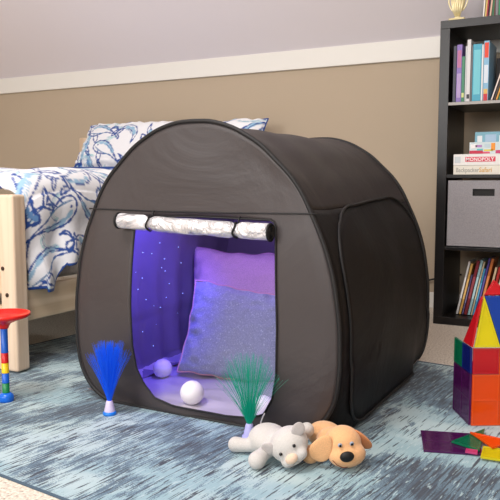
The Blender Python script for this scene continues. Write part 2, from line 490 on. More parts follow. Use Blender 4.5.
# rolled up silver door with loops
rolly = TY0-.028
B = nb(); rows = []; NR = 90
x0r, x1r = TXC-.248, TXC+.258
ties = [TXC-.136, TXC+.156]
for i in range(NR+1):
    t = i/NR; x = x0r+(x1r-x0r)*t
    zc = .584-.018*t - .002*sin(t*pi)
    rr_ = .0225+.003*noise.noise(V((x*9, 1, 2)))
    for tx in ties: rr_ -= .008*math.exp(-((x-tx)/.012)**2)
    row = []
    for k in range(24):
        a = 2*pi*k/24
        wob = 1+.10*noise.noise(V((x*14, cos(a)*2.0, sin(a)*2.0)))+.07*noise.noise(V((x*40+a*3, cos(a)*3, sin(a)*3)))
        row.append(V((x, rolly+cos(a)*rr_*wob*.9, zc+sin(a)*rr_*wob)))
    rows.append(row)
vs = grid(B, rows, cv=True); B.bm.faces.new(vs[0][::-1]); B.bm.faces.new(vs[-1])
roll = obj_('rolled_door', B, M['silver'], tent, label='rolled up crinkled silver door flap')
for xe, dz, s in ((x1r, -.018, 1), (x0r, 0.001, -1)):
    B = nb()
    for rr2 in (.0225, .015, .008):
        tube(B, [V((xe+s*.003, rolly+cos(2*pi*k/20)*rr2, .583+dz+sin(2*pi*k/20)*rr2)) for k in range(20)], .0035, 6, closed=True)
    b2 = bmesh.new(); bmesh.ops.create_cone(b2, cap_ends=True, segments=20, radius1=.021, radius2=.021, depth=.004)
    merge(B, b2, Matrix.Translation((xe+s*.001, rolly, .583+dz)) @ Matrix.Rotation(pi/2, 4, 'Y'))
    obj_('rolled_edge', B, M['piping'], roll)
for tx in ties:
    B = nb(); zc = .584-.018*(tx-x0r)/(x1r-x0r)-.003
    tube(B, [V((tx+.003*sin(k), rolly+cos(2*pi*k/20)*.0185, zc+sin(2*pi*k/20)*.0205)) for k in range(20)], .0032, 6, closed=True)
    tube(B, [V((tx, rolly+.012, zc+.018)), V((tx, TY0-.012, zc+.034)), V((tx, TY0-.006, zc+.036))], .003, 6)
    obj_('tie_loop', B, M['piping'], roll)
# small glowing beads put in for the star dots on the lining
M['star'] = mat('glowing star dot', (190, 225, 255), .4, emit=1.2, ecol=(170, 215, 255))
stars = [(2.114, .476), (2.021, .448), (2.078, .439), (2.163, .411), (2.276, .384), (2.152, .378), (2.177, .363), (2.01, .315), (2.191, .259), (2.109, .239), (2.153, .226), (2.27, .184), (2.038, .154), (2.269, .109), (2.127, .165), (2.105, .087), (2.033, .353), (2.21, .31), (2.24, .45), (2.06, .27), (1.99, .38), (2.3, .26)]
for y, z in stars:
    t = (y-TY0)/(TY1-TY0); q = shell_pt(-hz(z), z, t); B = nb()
    ellipsoid(B, (q.x+.0165, y, z), (.0020, .0014, .0014), n=8); obj_('star_dot', B, M['star'], tent)
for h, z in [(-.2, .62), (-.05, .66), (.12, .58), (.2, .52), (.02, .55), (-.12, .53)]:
    B = nb(); ellipsoid(B, (TXC+h, TY1-.0145, z), (.0018, .0022, .0018), n=8); obj_('star_dot', B, M['star'], tent)

# ------------------------------------------------------------------ cushions
def fabric(name, rgb, var=.12, bump=.5, bscale=260, speck=None, rough=.9):
    m, nt, b = new_mat(name); N, L = nt.nodes.new, nt.links.new
    tc = N('ShaderNodeTexCoord'); n = N('ShaderNodeTexNoise'); n.inputs['Scale'].default_value = bscale; n.inputs['Detail'].default_value = 2
    L(tc.outputs['Object'], n.inputs['Vector'])
    a = tuple(int(c*(1-var)) for c in rgb); c2 = tuple(min(255, int(c*(1+var))) for c in rgb)
    st = [(.35, a), (.6, c2)] + ([(.66, c2), (.70, speck)] if speck else [])
    r = ramp(nt, st); L(n.outputs['Fac'], r.inputs[0]); L(r.outputs[0], b.inputs['Base Color'])
    b.inputs['Roughness'].default_value = rough; b.inputs['Sheen Weight'].default_value = .3
    bp = N('ShaderNodeBump'); bp.inputs['Strength'].default_value = bump; bp.inputs['Distance'].default_value = .002
    L(n.outputs['Fac'], bp.inputs['Height']); L(bp.outputs[0], b.inputs['Normal'])
    return m
def pillow_rows(w, h, t, seed, n=40, pull=.07, wr=.006):
    F_, Bk, edge = [], [], []
    def xy(a, b):   # a,b in -1..1, sides curve in so the corners point
        x_, z_ = xy0(a, b); return (x_+noise.noise(V((b*3, seed, 1)))*wr*.3*abs(a)**3, z_+noise.noise(V((a*3.2, seed, 5)))*wr*1.1*abs(b)**3)
    def xy0(a, b):
        return (a*w/2*(1-pull*(1-b*b)*abs(a)**2), h/2*b*(1-pull*(1-a*a)*abs(b)**2))
    for i in range(n+1):
        f, g_ = [], []
        for j in range(n+1):
            a, b = -1+2*i/n, -1+2*j/n; x, z = xy(a, b)
            T = t/2*((1-a**4)*(1-b**4))**.45 * (1-.12*(a*a+b*b)/2)
            e = max(abs(a), abs(b)); radial = noise.noise(V((a*7, b*7, seed)))*wr*(.12+1.7*e**4)*(1 if T > .004 else 0)
            f.append(V((x, -T+radial, z))); g_.append(V((x, T+radial*.5, z)))
        F_.append(f); Bk.append(g_)
    return F_, Bk
def pillow_mesh(w, h, t, seed, mx, **k):
    F_, Bk = pillow_rows(w, h, t, seed, **k); n = len(F_)-1
    B = nb(); grid(B, [[mx @ p for p in r] for r in F_]); grid(B, [[mx @ p for p in r] for r in Bk])
    bmesh.ops.remove_doubles(B.bm, verts=B.bm.verts, dist=.0005)
    edge = [F_[i][0] for i in range(n)] + [F_[n][j] for j in range(n)] + [F_[i][n] for i in range(n, 0, -1)] + [F_[0][j] for j in range(n, 0, -1)]
    return B, [mx @ p for p in edge]
# back cushion, lavender
mx = Matrix.Translation((-1.268, 2.398, .222)) @ Matrix.Rotation(radians(16), 4, 'Z') @ Matrix.Rotation(radians(-14), 4, 'X') @ Matrix.Rotation(radians(2), 4, 'Y')
c1 = thing('cushion', (-1.262, 2.36, .016), 'large lavender pink cushion at the back inside the tent', 'cushion', None)
B, ed = pillow_mesh(.54, .43, .14, 3, mx, wr=.014, pull=.09)
obj_('cover', B, fabric('lavender velvet', (214, 176, 204), .04, .3), c1)
B = nb(); tube(B, ed, .003, 6, closed=True); obj_('piping', B, M_((190, 140, 180), .8), c1)
mx = Matrix.Translation((-1.180, 2.150, .158)) @ Matrix.Rotation(radians(24), 4, 'Z') @ Matrix.Rotation(radians(-19), 4, 'X') @ Matrix.Rotation(radians(9), 4, 'Y')
c2 = thing('cushion', (-1.222, 2.15, .016), 'speckled blue grey cushion with pink piping leaning in front of the lavender one', 'cushion', None)
B, ed = pillow_mesh(.415, .335, .125, 9, mx, wr=.015, pull=.05)
obj_('cover', B, fabric('speckled blue grey weave', (142, 148, 172), .05, .3, 230, (190, 198, 215)), c2)
B = nb(); tube(B, ed, .0036, 6, closed=True); obj_('piping', B, M_((204, 150, 168), .7), c2, label='pink piping')

# white balls
M['ball'] = mat('matt white plastic ball', (232, 228, 234), .5)
def ball(x, y, r, label, z=.012):
    B = nb(); ellipsoid(B, (x, y, z+r), (r, r, r), n=40); o = obj_('ball', B, M['ball']); place(o, (x, y, z)); tag(o, label, 'ball', 'white balls inside the tent')
ball(-1.414, 1.985, .0335, 'white plastic ball at the left foot of the speckled cushion')
ball(-1.160, 1.783, .0372, 'white plastic ball near the middle of the tent doorway')

# fibre optic lamps
def fibre_lamp(x, y, z, label, fcol, bcol, rcol, n, spread, L0, seed, wide):
    R = random.Random(seed)
    t = thing('fiber_optic_lamp', (x, y, z), label, 'lamp')
    B = nb(); lathe(B, [(0, .009), (.0165, .009), (.0165, .011), (.0145, .02), (.0105, .038), (.0085, .043), (0, .043)], x, y, 28, z); obj_('base', B, bcol, t)
    B = nb(); lathe(B, [(0, 0), (.0195, 0), (.0205, .003), (.0195, .009), (.0165, .0105), (0, .0105)], x, y, 28, z); obj_('foot_ring', B, rcol, t)
    B = nb()
    for k in range(n):
        f = R.random(); th = R.random()*2*pi
        a = spread*(f**.6) if R.random() > wide else spread*(1+.95*R.random())
        ln = L0*(.86+.16*R.random())*(1 if a < spread else .88)
        d = V((cos(th), sin(th), 0)); pts = []
        p = V((x, y, z+.042))+d*.006*f; 
        for s in range(5):
            u = s/4; aa = a*(.75+.45*u); pts.append(p.copy()); p = p + (d*sin(aa)+V((0, 0, 1))*cos(aa))*ln/4
        # strands stay in front of the tent cloth
        for q in pts: q.y = min(q.y, TY0-.024)
        tube(B, pts, [.0006, .0005, .00042, .00036, .0003], 3, caps=False)
    obj_('fibers', B, fcol, t, kind='stuff')
M['fblue'] = mat('glowing blue fibres', (16, 84, 215), .35, emit=.30, ecol=(10, 80, 225))
M['fgreen'] = mat('glowing green fibres', (10, 140, 118), .35, emit=.25, ecol=(10, 160, 125))
M['lampbase'] = mat('lavender white plastic', (206, 196, 226), .35)
M['lampbase2'] = mat('lilac plastic', (180, 178, 232), .35)
fibre_lamp(-1.341, 1.607, RG, 'blue fibre optic lamp with a blue foot ring, in front of the tent\'s left corner', M['fblue'], M['lampbase'], M_((26, 120, 220), .3), 560, radians(14.5), .180, 4, .24)
fibre_lamp(-.876, 1.630, RG, 'green fibre optic lamp behind the grey plush toy', M['fgreen'], M['lampbase2'], M_((170, 170, 226), .35), 230, radians(22), .192, 5, .34)
# small white dome light with its cable in the doorway
t = thing('dome_light', (-.915, 1.79, .01), 'small white dome light with a cable in the tent doorway behind the green fibres', 'lamp')
B = nb(); ellipsoid(B, (-.915, 1.79, .042), (.031, .031, .032), n=32); obj_('dome', B, mat('frosted lavender dome', (232, 226, 240), .4, emit=.25, ecol=(190, 170, 240)), t)
B = nb(); cp = catmull([(-.888, 1.782, .036), (-.874, 1.745, .050), (-.866, 1.705, .056), (-.862, 1.67, .036), (-.850, 1.645, .012), (-.82, 1.64, .007), (-.77, 1.66, .007), (-.72, 1.70, .007)], 6)
tube(B, cp, .0021, 6); obj_('cable', B, M_((225, 224, 222), .5), t)

# ------------------------------------------------------------------ plush toys
def bake_remesh(B, vox, smooth=6):
    me = bpy.data.meshes.new('raw'); B.to_mesh(me); B.free()
    o = bpy.data.objects.new('raw', me); C.objects.link(o)
    md = o.modifiers.new('r', 'REMESH'); md.mode = 'VOXEL'; md.voxel_size = vox
    ms = o.modifiers.new('s', 'SMOOTH'); ms.iterations = smooth; ms.factor = .5
    dg = bpy.context.evaluated_depsgraph_get(); dg.update()
    m2 = bpy.data.meshes.new_from_object(o.evaluated_get(dg))
    bpy.data.objects.remove(o); return m2
def limb(B, pts, rs):
    P = catmull([tuple(p)+(r,) for p, r in zip(pts, rs)], 5)
    tube(B, [q[:3] for q in P], [q[3] for q in P], 14)
    ellipsoid(B, P[0][:3], (P[0][3],)*3, n=14); ellipsoid(B, P[-1][:3], (P[-1][3],)*3, n=14)
def frame_from(fwd, up=V((0, 0, 1))):
    f = V(fwd).normalized(); s = f.cross(up).normalized(); u = s.cross(f)
    return Matrix((s, f, u)).transposed()        # columns: side(right), forward, up
def velvet(name, rgb):
    m = fabric(name, rgb, .05, .35, 700); return m
M['greyplush'] = velvet('pale grey plush', (196, 192, 188)); M['greyear'] = velvet('mid grey ear plush', (180, 174, 172)); M['tanplush'] = velvet('tan plush', (222, 170, 120)); M['tandark'] = velvet('deeper tan plush', (198, 128, 78))
M['muzzle'] = velvet('peach muzzle plush', (226, 196, 172)); M['black'] = mat('glossy black plastic', (12, 12, 14), .15); M['blacksoft'] = mat('black nose velvet', (14, 13, 14), .55)

def eye(B_, c, r): ellipsoid(B_, c, (r,)*3, n=14)
# grey plush animal
hc = V((-.702, 1.512, .060)); F = frame_from((.44, -.86, -.16), V((-.50, -.28, .80)))
gp = thing('plush_animal', (-.76, 1.54, RG), 'pale grey plush animal with a peach muzzle lying beside the tan dog', 'soft toy')
B = nb()
ellipsoid(B, (-.782, 1.560, .042), (.056, .050, .040), Matrix.Rotation(radians(-20), 3, 'Z'), n=28)
ellipsoid(B, (-.748, 1.540, .046), (.040, .038, .036), n=24)
ellipsoid(B, hc, (.049, .044, .043), F, n=28)
ellipsoid(B, hc+F @ V((0, .020, -.018)), (.036, .032, .024), F, n=24)
for s_ in (-1, 1): ellipsoid(B, hc+F @ V((s_*.017, .034, -.020)), (.019, .016, .016), F, n=20)
limb(B, [(-.80, 1.545, .032), (-.828, 1.534, .026), (-.861, 1.527, .025)], [.022, .0175, .0205])
limb(B, [(-.752, 1.515, .040), (-.760, 1.487, .032), (-.763, 1.459, .026)], [.020, .018, .0225])
limb(B, [(-.73, 1.56, .052), (-.712, 1.59, .062), (-.696, 1.607, .066)], [.020, .017, .020])
body = obj('body', bake_remesh(B, .0038, 5), M['greyplush'], gp)
def ear(c, R_, rad, m, parent, bend=.3):
    B = nb(); ellipsoid(B, c, rad, R_, 20, lambda p: V((p.x, p.y*(1-.25*p.z)+bend*p.x*p.x, p.z)))
    return obj_('ear', B, m, parent)
for sx in (-1, 1):
    c = hc+F @ V((sx*.044, .012, .026))
    R_ = F @ Matrix.Rotation(sx*radians(76), 3, 'Y') @ Matrix.Rotation(radians(22), 3, 'X')
    ear(c, R_, (.0165, .0065, .0185), M['greyear'], gp, .5)
B = nb(); ellipsoid(B, hc+F @ V((.003, .048, -.012)), (.0165, .0115, .0125), F, n=20); obj_('snout', B, M['muzzle'], gp, label='peach snout')
for sx in (-1, 1):
    B = nb(); q = hc+F @ V((sx*.0195, .0405, .009)); eye(B, q, .0043); obj_('eye', B, M['black'], gp)
B = nb(); tube(B, [hc+F @ V(p) for p in ((.026, .046, -.024), (.012, .052, -.028), (0, .050, -.024), (-.012, .052, -.028), (-.026, .046, -.024))], .0008, 5); obj_('mouth', B, M_((150, 140, 136), .9), gp)

# tan plush dog
dc = V((-.590, 1.583, .060)); F = frame_from((.56, -.80, -.14), V((-.12, 0, 1)))
dg_ = thing('plush_dog', (-.63, 1.62, RG), 'tan plush dog with floppy ears and a black nose lying on the rug', 'soft toy')
B = nb()
ellipsoid(B, (-.672, 1.672, .037), (.052, .045, .034), Matrix.Rotation(radians(-30), 3, 'Z'), n=28)
ellipsoid(B, (-.632, 1.628, .042), (.044, .040, .035), n=24)
ellipsoid(B, dc, (.047, .044, .042), F, n=28)
ellipsoid(B, dc+F @ V((-.004, .026, -.018)), (.047, .034, .031), F, n=28)
limb(B, [(-.648, 1.605, .038), (-.658, 1.575, .030), (-.663, 1.553, .0265)], [.020, .019, .0235])
obj('body', bake_remesh(B, .0038, 5), M['tanplush'], dg_)
def floppy(c, w, l, rot, m, curl):
    B = nb(); ellipsoid(B, c, (w, .0075, l), rot, 26, lambda p: V((p.x*(1-.28*p.z), p.y+curl*(p.x*p.x-.3)+.5*curl*p.z*p.z, p.z)))
    return obj_('ear', B, m, dg_)
floppy(dc+F @ V((.056, .022, .006)), .026, .036, F @ Matrix.Rotation(radians(-32), 3, 'Y') @ Matrix.Rotation(radians(-14), 3, 'Z'), M['tanplush'], .5)
floppy(dc+F @ V((-.050, .000, .002)), .016, .034, F @ Matrix.Rotation(radians(34), 3, 'Y') @ Matrix.Rotation(radians(-28), 3, 'Z'), M['tandark'], .8)
B = nb(); ellipsoid(B, dc+F @ V((.004, .060, -.004)), (.0175, .009, .0135), F, n=24); obj_('nose', B, M['blacksoft'], dg_, label='black oval nose')
for sx in (-1, 1):
    B = nb(); ellipsoid(B, dc+F @ V((sx*.0145+.001, .0425, .0185)), (.0054, .003, .0058), F, n=14); w = obj_('eye', B, M_((150, 160, 176), .3), dg_, label='grey blue embroidered eye')
    B = nb(); ellipsoid(B, dc+F @ V((sx*.0145+.001, .0452, .0180)), (.0030, .0018, .0036), F, n=12); obj_('pupil', B, M['black'], w)
B = nb(); tube(B, [dc+F @ V(p) for p in ((.036, .044, -.018), (.028, .054, -.026), (.016, .060, -.031), (.004, .0615, -.031))], .0010, 5); obj_('mouth', B, M_((120, 62, 40), .9), dg_)

# ------------------------------------------------------------------ bed
bed = thing('bed', (-2.65, 2.85, 0), 'pale pine bed with a drilled corner post along the beige wall', 'bed')
BX0, BX1 = -3.38, -1.92
for (x0, x1, y0, y1, h, hol) in ((BX1-.075, BX1, 1.795, 1.858, .655, True), (BX0, BX0+.075, 1.795, 1.858, .655, False), (BX1-.075, BX1, 3.78, 3.845, .78, False), (BX0, BX0+.075, 3.78, 3.845, 1.005, False)):
    zb = .0095 if y0 < 2.5 and x0 > -2.3 else 0
    B = nb(); box(B, (x0, y0, zb), (x1, y1, h), .009, seg=3); p = obj_('post', B, M['pine'], bed, False)
    if hol:
        for hx, hz_ in ((-1.960, .292), (-1.990+.012, .388)):
            B = nb(); b2 = bmesh.new(); bmesh.ops.create_cone(b2, cap_ends=True, segments=18, radius1=.0075, radius2=.0075, depth=.004)
            merge(B, b2, Matrix.Translation((hx, y0-.0005, hz_)) @ Matrix.Rotation(pi/2, 4, 'X')); obj_('bolt_hole', B, M['hole'], p, label='dark drilled bolt hole')
B = nb(); box(B, (BX0+.075, 1.815, .29), (BX1-.075, 1.84, .60), .005); obj_('footboard', B, M['pineX'], bed, False)
B = nb(); box(B, (BX0+.075, 1.812, .004), (BX1-.075, 1.842, .245), .005); obj_('lower_footboard', B, M['pineX'], bed, False)
B = nb(); box(B, (BX0+.075, 3.80, .30), (BX1-.075, 3.825, .76), .005); obj_('headboard', B, M['pineX'], bed, False)
for x in (BX1-.052, BX0+.02):
    B = nb(); box(B, (x, 1.858, .183), (x+.028, 3.78, .312), .006); obj_('side_rail', B, M['pineY'], bed, False)
mt = thing('mattress', (-2.65, 2.82, .32), 'white mattress showing between the bedspread hem and the pine rail', 'mattress')
B = nb(); box(B, (-3.33, 1.86, .315), (-1.985, 3.775, .62), .035, seg=4); obj_('mattress_body', B, fabric('white mattress ticking', (224, 222, 220), .03, .2, 90), mt)

# whale print drawn stroke by stroke
def arcpts(f, a, b, n=14): return [f(a+(b-a)*k/n) for k in range(n+1)]
def whale(kind):
    S = []   # (points, width, colour index)
    if kind == 0:   # long curved whale with flukes
        topc = [(-.10, .0), (-.085, .028), (-.045, .044), (.0, .040), (.045, .022), (.085, -.004), (.112, -.02)]
        bot = [(-.10, .0), (-.09, -.022), (-.05, -.034), (-.01, -.028), (.04, -.012), (.08, -.016), (.112, -.02)]
        S += [(topc, .0035, 0), (bot, .0028, 0)]
        S += [([(.112, -.02), (.135, .004), (.155, .018), (.150, -.004), (.128, -.022)], .0034, 0), ([(.112, -.02), (.128, -.036), (.148, -.052), (.146, -.034), (.128, -.022)], .0032, 0)]
        S += [([(-.045, -.022), (-.03, -.055), (-.005, -.078), (-.002, -.05), (-.018, -.022)], .003, 0)]
        for k in range(5): S.append(([(-.088+k*.012, -.008-k*.002), (-.05+k*.014, -.02), (-.01+k*.016, -.018+k*.002)], .0011, 1))
        S += [([(-.07, .02), (-.03, .032), (.02, .024), (.06, .008)], .006, 2), ([(-.02, .03), (.03, .018), (.075, -.004)], .0016, 0), ([(-.075, .005), (-.068, .006)], .003, 0)]
    elif kind == 1:  # breaching whale with dark patches
        S += [([(0, .12), (-.022, .10), (-.03, .06), (-.028, .01), (-.018, -.04), (-.006, -.09)], .0032, 0), ([(0, .12), (.022, .104), (.032, .07), (.034, .02), (.022, -.03), (.008, -.07), (-.006, -.09)], .0034, 0)]
        S += [([(-.006, -.09), (-.036, -.112), (-.052, -.135), (-.024, -.125), (0, -.108), (.02, -.128), (.046, -.138), (.032, -.112), (-.006, -.09)], .0032, 0)]
        S += [([(-.028, .03), (-.058, .046), (-.09, .05), (-.1, .06), (-.07, .078), (-.04, .07), (-.028, .06)], .0045, 0), ([(-.09, .056), (-.06, .06), (-.035, .055)], .005, 3)]
        S += [([(.033, .02), (.055, -.01), (.066, -.04), (.05, -.03), (.03, -.01)], .003, 0)]
        for k in range(6): S.append(([(-.018+k*.007, .10-k*.004), (-.014+k*.006, .05), (-.004+k*.003, -.01)], .0011, 2))
        S += [([(.02, .09), (.026, .05), (.024, .0), (.012, -.05)], .0075, 2), ([(.012, .06), (.018, .02)], .006, 3)]
    else:            # small diving tail and waves
        S += [([(-.08, .04), (-.05, .0), (-.01, -.012), (.03, .0), (.06, .03)], .0030, 0), ([(-.08, .04), (-.06, -.02), (-.01, -.045), (.04, -.02), (.06, .03)], .0026, 0)]
        S += [([(.06, .03), (.075, .062), (.06, .08), (.05, .05), (.06, .03)], .0034, 0), ([(.06, .03), (.095, .04), (.11, .06), (.1, .03), (.06, .03)], .0034, 0)]
        S += [([(-.05, -.01), (-.01, -.026), (.03, -.008)], .007, 2), ([(-.03, .0), (.0, -.004), (.02, .006)], .0014, 1)]
    return S
INK = [np.array(lin(c)[:3]) for c in ((28, 72, 150), (70, 120, 170), (150, 188, 216), (96, 142, 196), (136, 196, 204))]
def paint(UV, seed, scale=1.0, spacing=.21, base=(236, 237, 242)):
    """UV: (n,2) metres. returns (n,3) linear colours"""
    R = random.Random(seed); n = len(UV); col = np.tile(np.array(lin(base)[:3]), (n, 1))
    lo = UV.min(0); hi = UV.max(0); soft = .0022
    def stroke(pts, w, ci, a=1.0):
        P = np.array(pts); bb0 = P.min(0)-w*2-.004; bb1 = P.max(0)+w*2+.004
        m = np.where((UV[:, 0] > bb0[0]) & (UV[:, 0] < bb1[0]) & (UV[:, 1] > bb0[1]) & (UV[:, 1] < bb1[1]))[0]
        if not len(m): return
        q = UV[m]; dmin = np.full(len(m), 9.)
        for k in range(len(P)-1):
            A = P[k]; D = P[k+1]-A; L2 = (D@D)+1e-12; t = np.clip(((q-A)@D)/L2, 0, 1); d = np.linalg.norm(q-(A+t[:, None]*D), axis=1)
            ww = 1+.45*sin(k*2.1+seed); dmin = np.minimum(dmin, d/ww)
        cov = (np.clip((w-dmin)/soft+.5, 0, 1)*a)[:, None]; col[m] = col[m]*(1-cov)+INK[ci]*cov
    # flowing teal swirls underneath
    k = 0; v = lo[1]
    while v < hi[1]+.1:
        u = lo[0]
        while u < hi[0]+.1:
            cu, cv_ = u+R.uniform(-.05, .05), v+R.uniform(-.05, .05); a0 = R.uniform(0, 6.28); r0 = R.uniform(.03, .075)
            for jj in range(3):
                pts = [(cu+(r0+.008*jj)*cos(a0+t*.22)*(1+t*.03), cv_+(r0+.008*jj)*.7*sin(a0+t*.22)) for t in range(12)]
                stroke(pts, .0013+.0006*jj, R.choice((4, 4, 1)), .8)
            u += spacing*.8
        v += spacing*.75
    v = lo[1]-.05; r_ = 0
    while v < hi[1]+.15:
        u = lo[0]-.05+(r_ % 2)*spacing*.5
        while u < hi[0]+.15:
            kd = R.choice((0, 1, 2, 0, 1)); an = R.uniform(-1.1, 1.1) + (pi if R.random() < .4 else 0); sc = scale*R.uniform(.85, 1.15)
            cu, cv_ = u+R.uniform(-.03, .03), v+R.uniform(-.03, .03)
            body = None
            for pts, w, ci in whale(kd):
                pp = catmull([tuple(p) for p in pts], 4)
                stroke([(cu+sc*(x*cos(an)-y*sin(an)), cv_+sc*(x*sin(an)+y*cos(an))) for x, y in pp], w*sc, ci)
            u += spacing
        v += spacing*.72; r_ += 1
    return col
def print_mat(name):
    m, nt, b = new_mat(name); N, L = nt.nodes.new, nt.links.new
    a = N('ShaderNodeVertexColor'); a.layer_name = 'print'; L(a.outputs[0], b.inputs['Base Color'])
    b.inputs['Roughness'].default_value = .85; b.inputs['Sheen Weight'].default_value = .2
    tc = N('ShaderNodeTexCoord'); n = N('ShaderNodeTexNoise'); n.inputs['Scale'].default_value = 16; n.inputs['Detail'].default_value = 5
    L(tc.outputs['Object'], n.inputs['Vector'])
    bp = N('ShaderNodeBump'); bp.inputs['Strength'].default_value = .35; bp.inputs['Distance'].default_value = .02
    L(n.outputs['Fac'], bp.inputs['Height']); L(bp.outputs[0], b.inputs['Normal'])
    return m
M['print'] = print_mat('white cotton with blue whale drawings')
M['blue_cotton'] = mat('royal blue cotton', (28, 66, 140), .85, bump=.3, bscale=60)
def set_colors(me, cols):
    at = me.color_attributes.new('print', 'FLOAT_COLOR', 'POINT')
    buf = np.ones((len(me.vertices), 4), dtype=np.float32); buf[:, :3] = cols
    at.data.foreach_set('color', buf.ravel())
def grid_mesh(name, P):
    nu, nv = len(P), len(P[0]); vs = [tuple(p) for r in P for p in r]
    fs = [(i*nv+j, i*nv+j+1, (i+1)*nv+j+1, (i+1)*nv+j) for i in range(nu-1) for j in range(nv-1)]
    me = bpy.data.meshes.new(name); me.from_pydata(vs, [], fs); me.update(); return me

# comforter: lies over the mattress and falls over the near side
qt = thing('comforter', (-2.65, 2.6, .62), 'white comforter printed with blue whales, draped over the side of the pine bed', 'comforter')
XE = -1.945
def hem(y):
    if y < 1.92: h = .30
    elif y < 1.975: h = .285
    elif y < 2.065: h = .285+(y-1.975)/.09*.095
    else: h = .38+.035*min(1, (y-2.065)/.2)+.012*sin(y*17)
    return h
Y0c, Y1c = 1.862, 3.30
def comf_pt(s, y):
    """s = metres across from the far left edge; 0..1.3 on top, then round the edge and down"""
    W = 1.33; R_ = .09; x0 = XE-W-0*R_
    lip = max(0, 1-(y-Y0c)/.10)      # roll down at the foot
    top = .738+.022*min(1, (y-1.9)/.9) - .05*lip**2
    top += .016*sin(y*9.5+.6)*.5 + noise.noise(V((s*3, y*3, 1)))*.012
    if s < W-R_:
        return V((x0+s, y, top+.006*sin(s*22)))
    arcL = R_*pi/2
    if s < W-R_+arcL:
        a = (s-(W-R_))/R_
        return V((XE-R_+R_*sin(a), y, top-R_+R_*cos(a)))
    return None
def comf_row(y):
    W = 1.33; R_ = .09; arcL = R_*pi/2; L0 = W-R_+arcL
    Lst = [comf_pt(s, y) for s in np.linspace(.0, L0-1e-4, 150)]
    sS = list(np.linspace(.0, L0-1e-4, 150))
    zt = Lst[-1].z; zb = hem(y); nz_ = 100
    for k in range(1, nz_+1):
        u = k/nz_; z = zt+(zb-zt)*u
        fold = (.016*sin(y*21+u*1.2)+.012*sin(y*39+1.3))*u*min(1, u*2)
        puff = .014*sin(pi*min(1, u*1.0)*3)*1
        flare = .045*u*max(0, 1-(y-1.9)/.35)*min(1, max(0, (y-1.86)/.07))
        Lst.append(V((XE+.004+fold+puff*.5+flare+fn_noise((y, z, 0), 9, .006), y+.02*u*sin(y*14), z)))
        sS.append(L0+(zt-zb)*u)
    return Lst, sS
NY = 300; P = []; UV = []
for j in range(NY+1):
    y = Y0c+(Y1c-Y0c)*j/NY; r, ss = comf_row(y); P.append(r); UV += [(y, -s) for s in ss]
me = grid_mesh('cover', P)
cols = paint(np.array(UV), 12, 1.15, .23)
# blue binding on the hem
nvr = len(P[0])
idx = np.arange(len(UV)).reshape(NY+1, nvr); cols[idx[:, -4:].ravel()] = INK[0]
set_colors(me, cols)
cover = obj('cover', me, M['print'], qt)
md = cover.modifiers.new('thick', 'SOLIDIFY'); md.thickness = .012; md.offset = -1; md.material_offset = 1
cover.data.materials.append(M['blue_cotton'])
# turned back royal blue edge by the pillows
B = nb(); rows = []
for i in range(60):
    x = -3.30+i*(1.33/59); rows.append([V((x, 3.28+.045*cos(a)*1.2, .768+.022*sin(a)+.003*noise.noise(V((x*9, a, 0))))) for a in [2*pi*k/14 for k in range(14)]])
vs = grid(B, rows, cv=True); B.bm.faces.new(vs[0][::-1]); B.bm.faces.new(vs[-1]); obj_('folded_edge', B, M['blue_cotton'], qt, label='royal blue turned back edge')
# sheet under the pillows
st = nb(); box(st, (-3.31, 3.30, .60), (-1.985, 3.77, .70), .03, seg=4)
sh = obj_('fitted_sheet', st, M['blue_cotton']); place(sh, (-2.65, 3.53, .60)); tag(sh, 'royal blue bedding under the two printed pillows', 'sheet')
def bed_pillow(cx, cy, cz, w, h, rz, rx, ry, seed, label):
    mx = Matrix.Translation((cx, cy, cz)) @ Matrix.Rotation(radians(rz), 4, 'Z') @ Matrix.Rotation(radians(ry), 4, 'Y') @ Matrix.Rotation(radians(rx), 4, 'X')
    t = thing('pillow', (cx, cy, cz-h/2), label, 'pillow', None)
    F_, Bk = pillow_rows(w, h, .15, seed, n=120, pull=.05, wr=.012)
    cols = paint(np.array([(p.x, p.z) for r in F_ for p in r]), seed, 1.25, .22)
    me = grid_mesh('front', [[mx @ p for p in r] for r in F_]); set_colors(me, cols)
    o = obj('front_cover', me, M['print'], t)
    me = grid_mesh('back', [[mx @ p for p in r] for r in Bk]); set_colors(me, paint(np.array([(p.x, p.z) for r in Bk for p in r]), seed+1, 1.2, .22))
    o = obj('back_cover', me, M['print'], t)
    n = len(F_)-1
    edge = [F_[i][0] for i in range(n)] + [F_[n][j] for j in range(n)] + [F_[i][n] for i in range(n, 0, -1)] + [F_[0][j] for j in range(n, 0, -1)]
    B = nb(); tube(B, [mx @ p for p in edge], .004, 6, closed=True); obj_('piping', B, M['blue_cotton'], t, label='blue edge seam')
bed_pillow(-2.855, 3.62, .925, .70, .36, 0, -32, 0, 31, 'whale printed pillow at the left end of the bed head')
bed_pillow(-2.205, 3.62, .905, .68, .36, 0, -32, -2, 47, 'whale printed pillow whose corner pokes out above the tent roof')

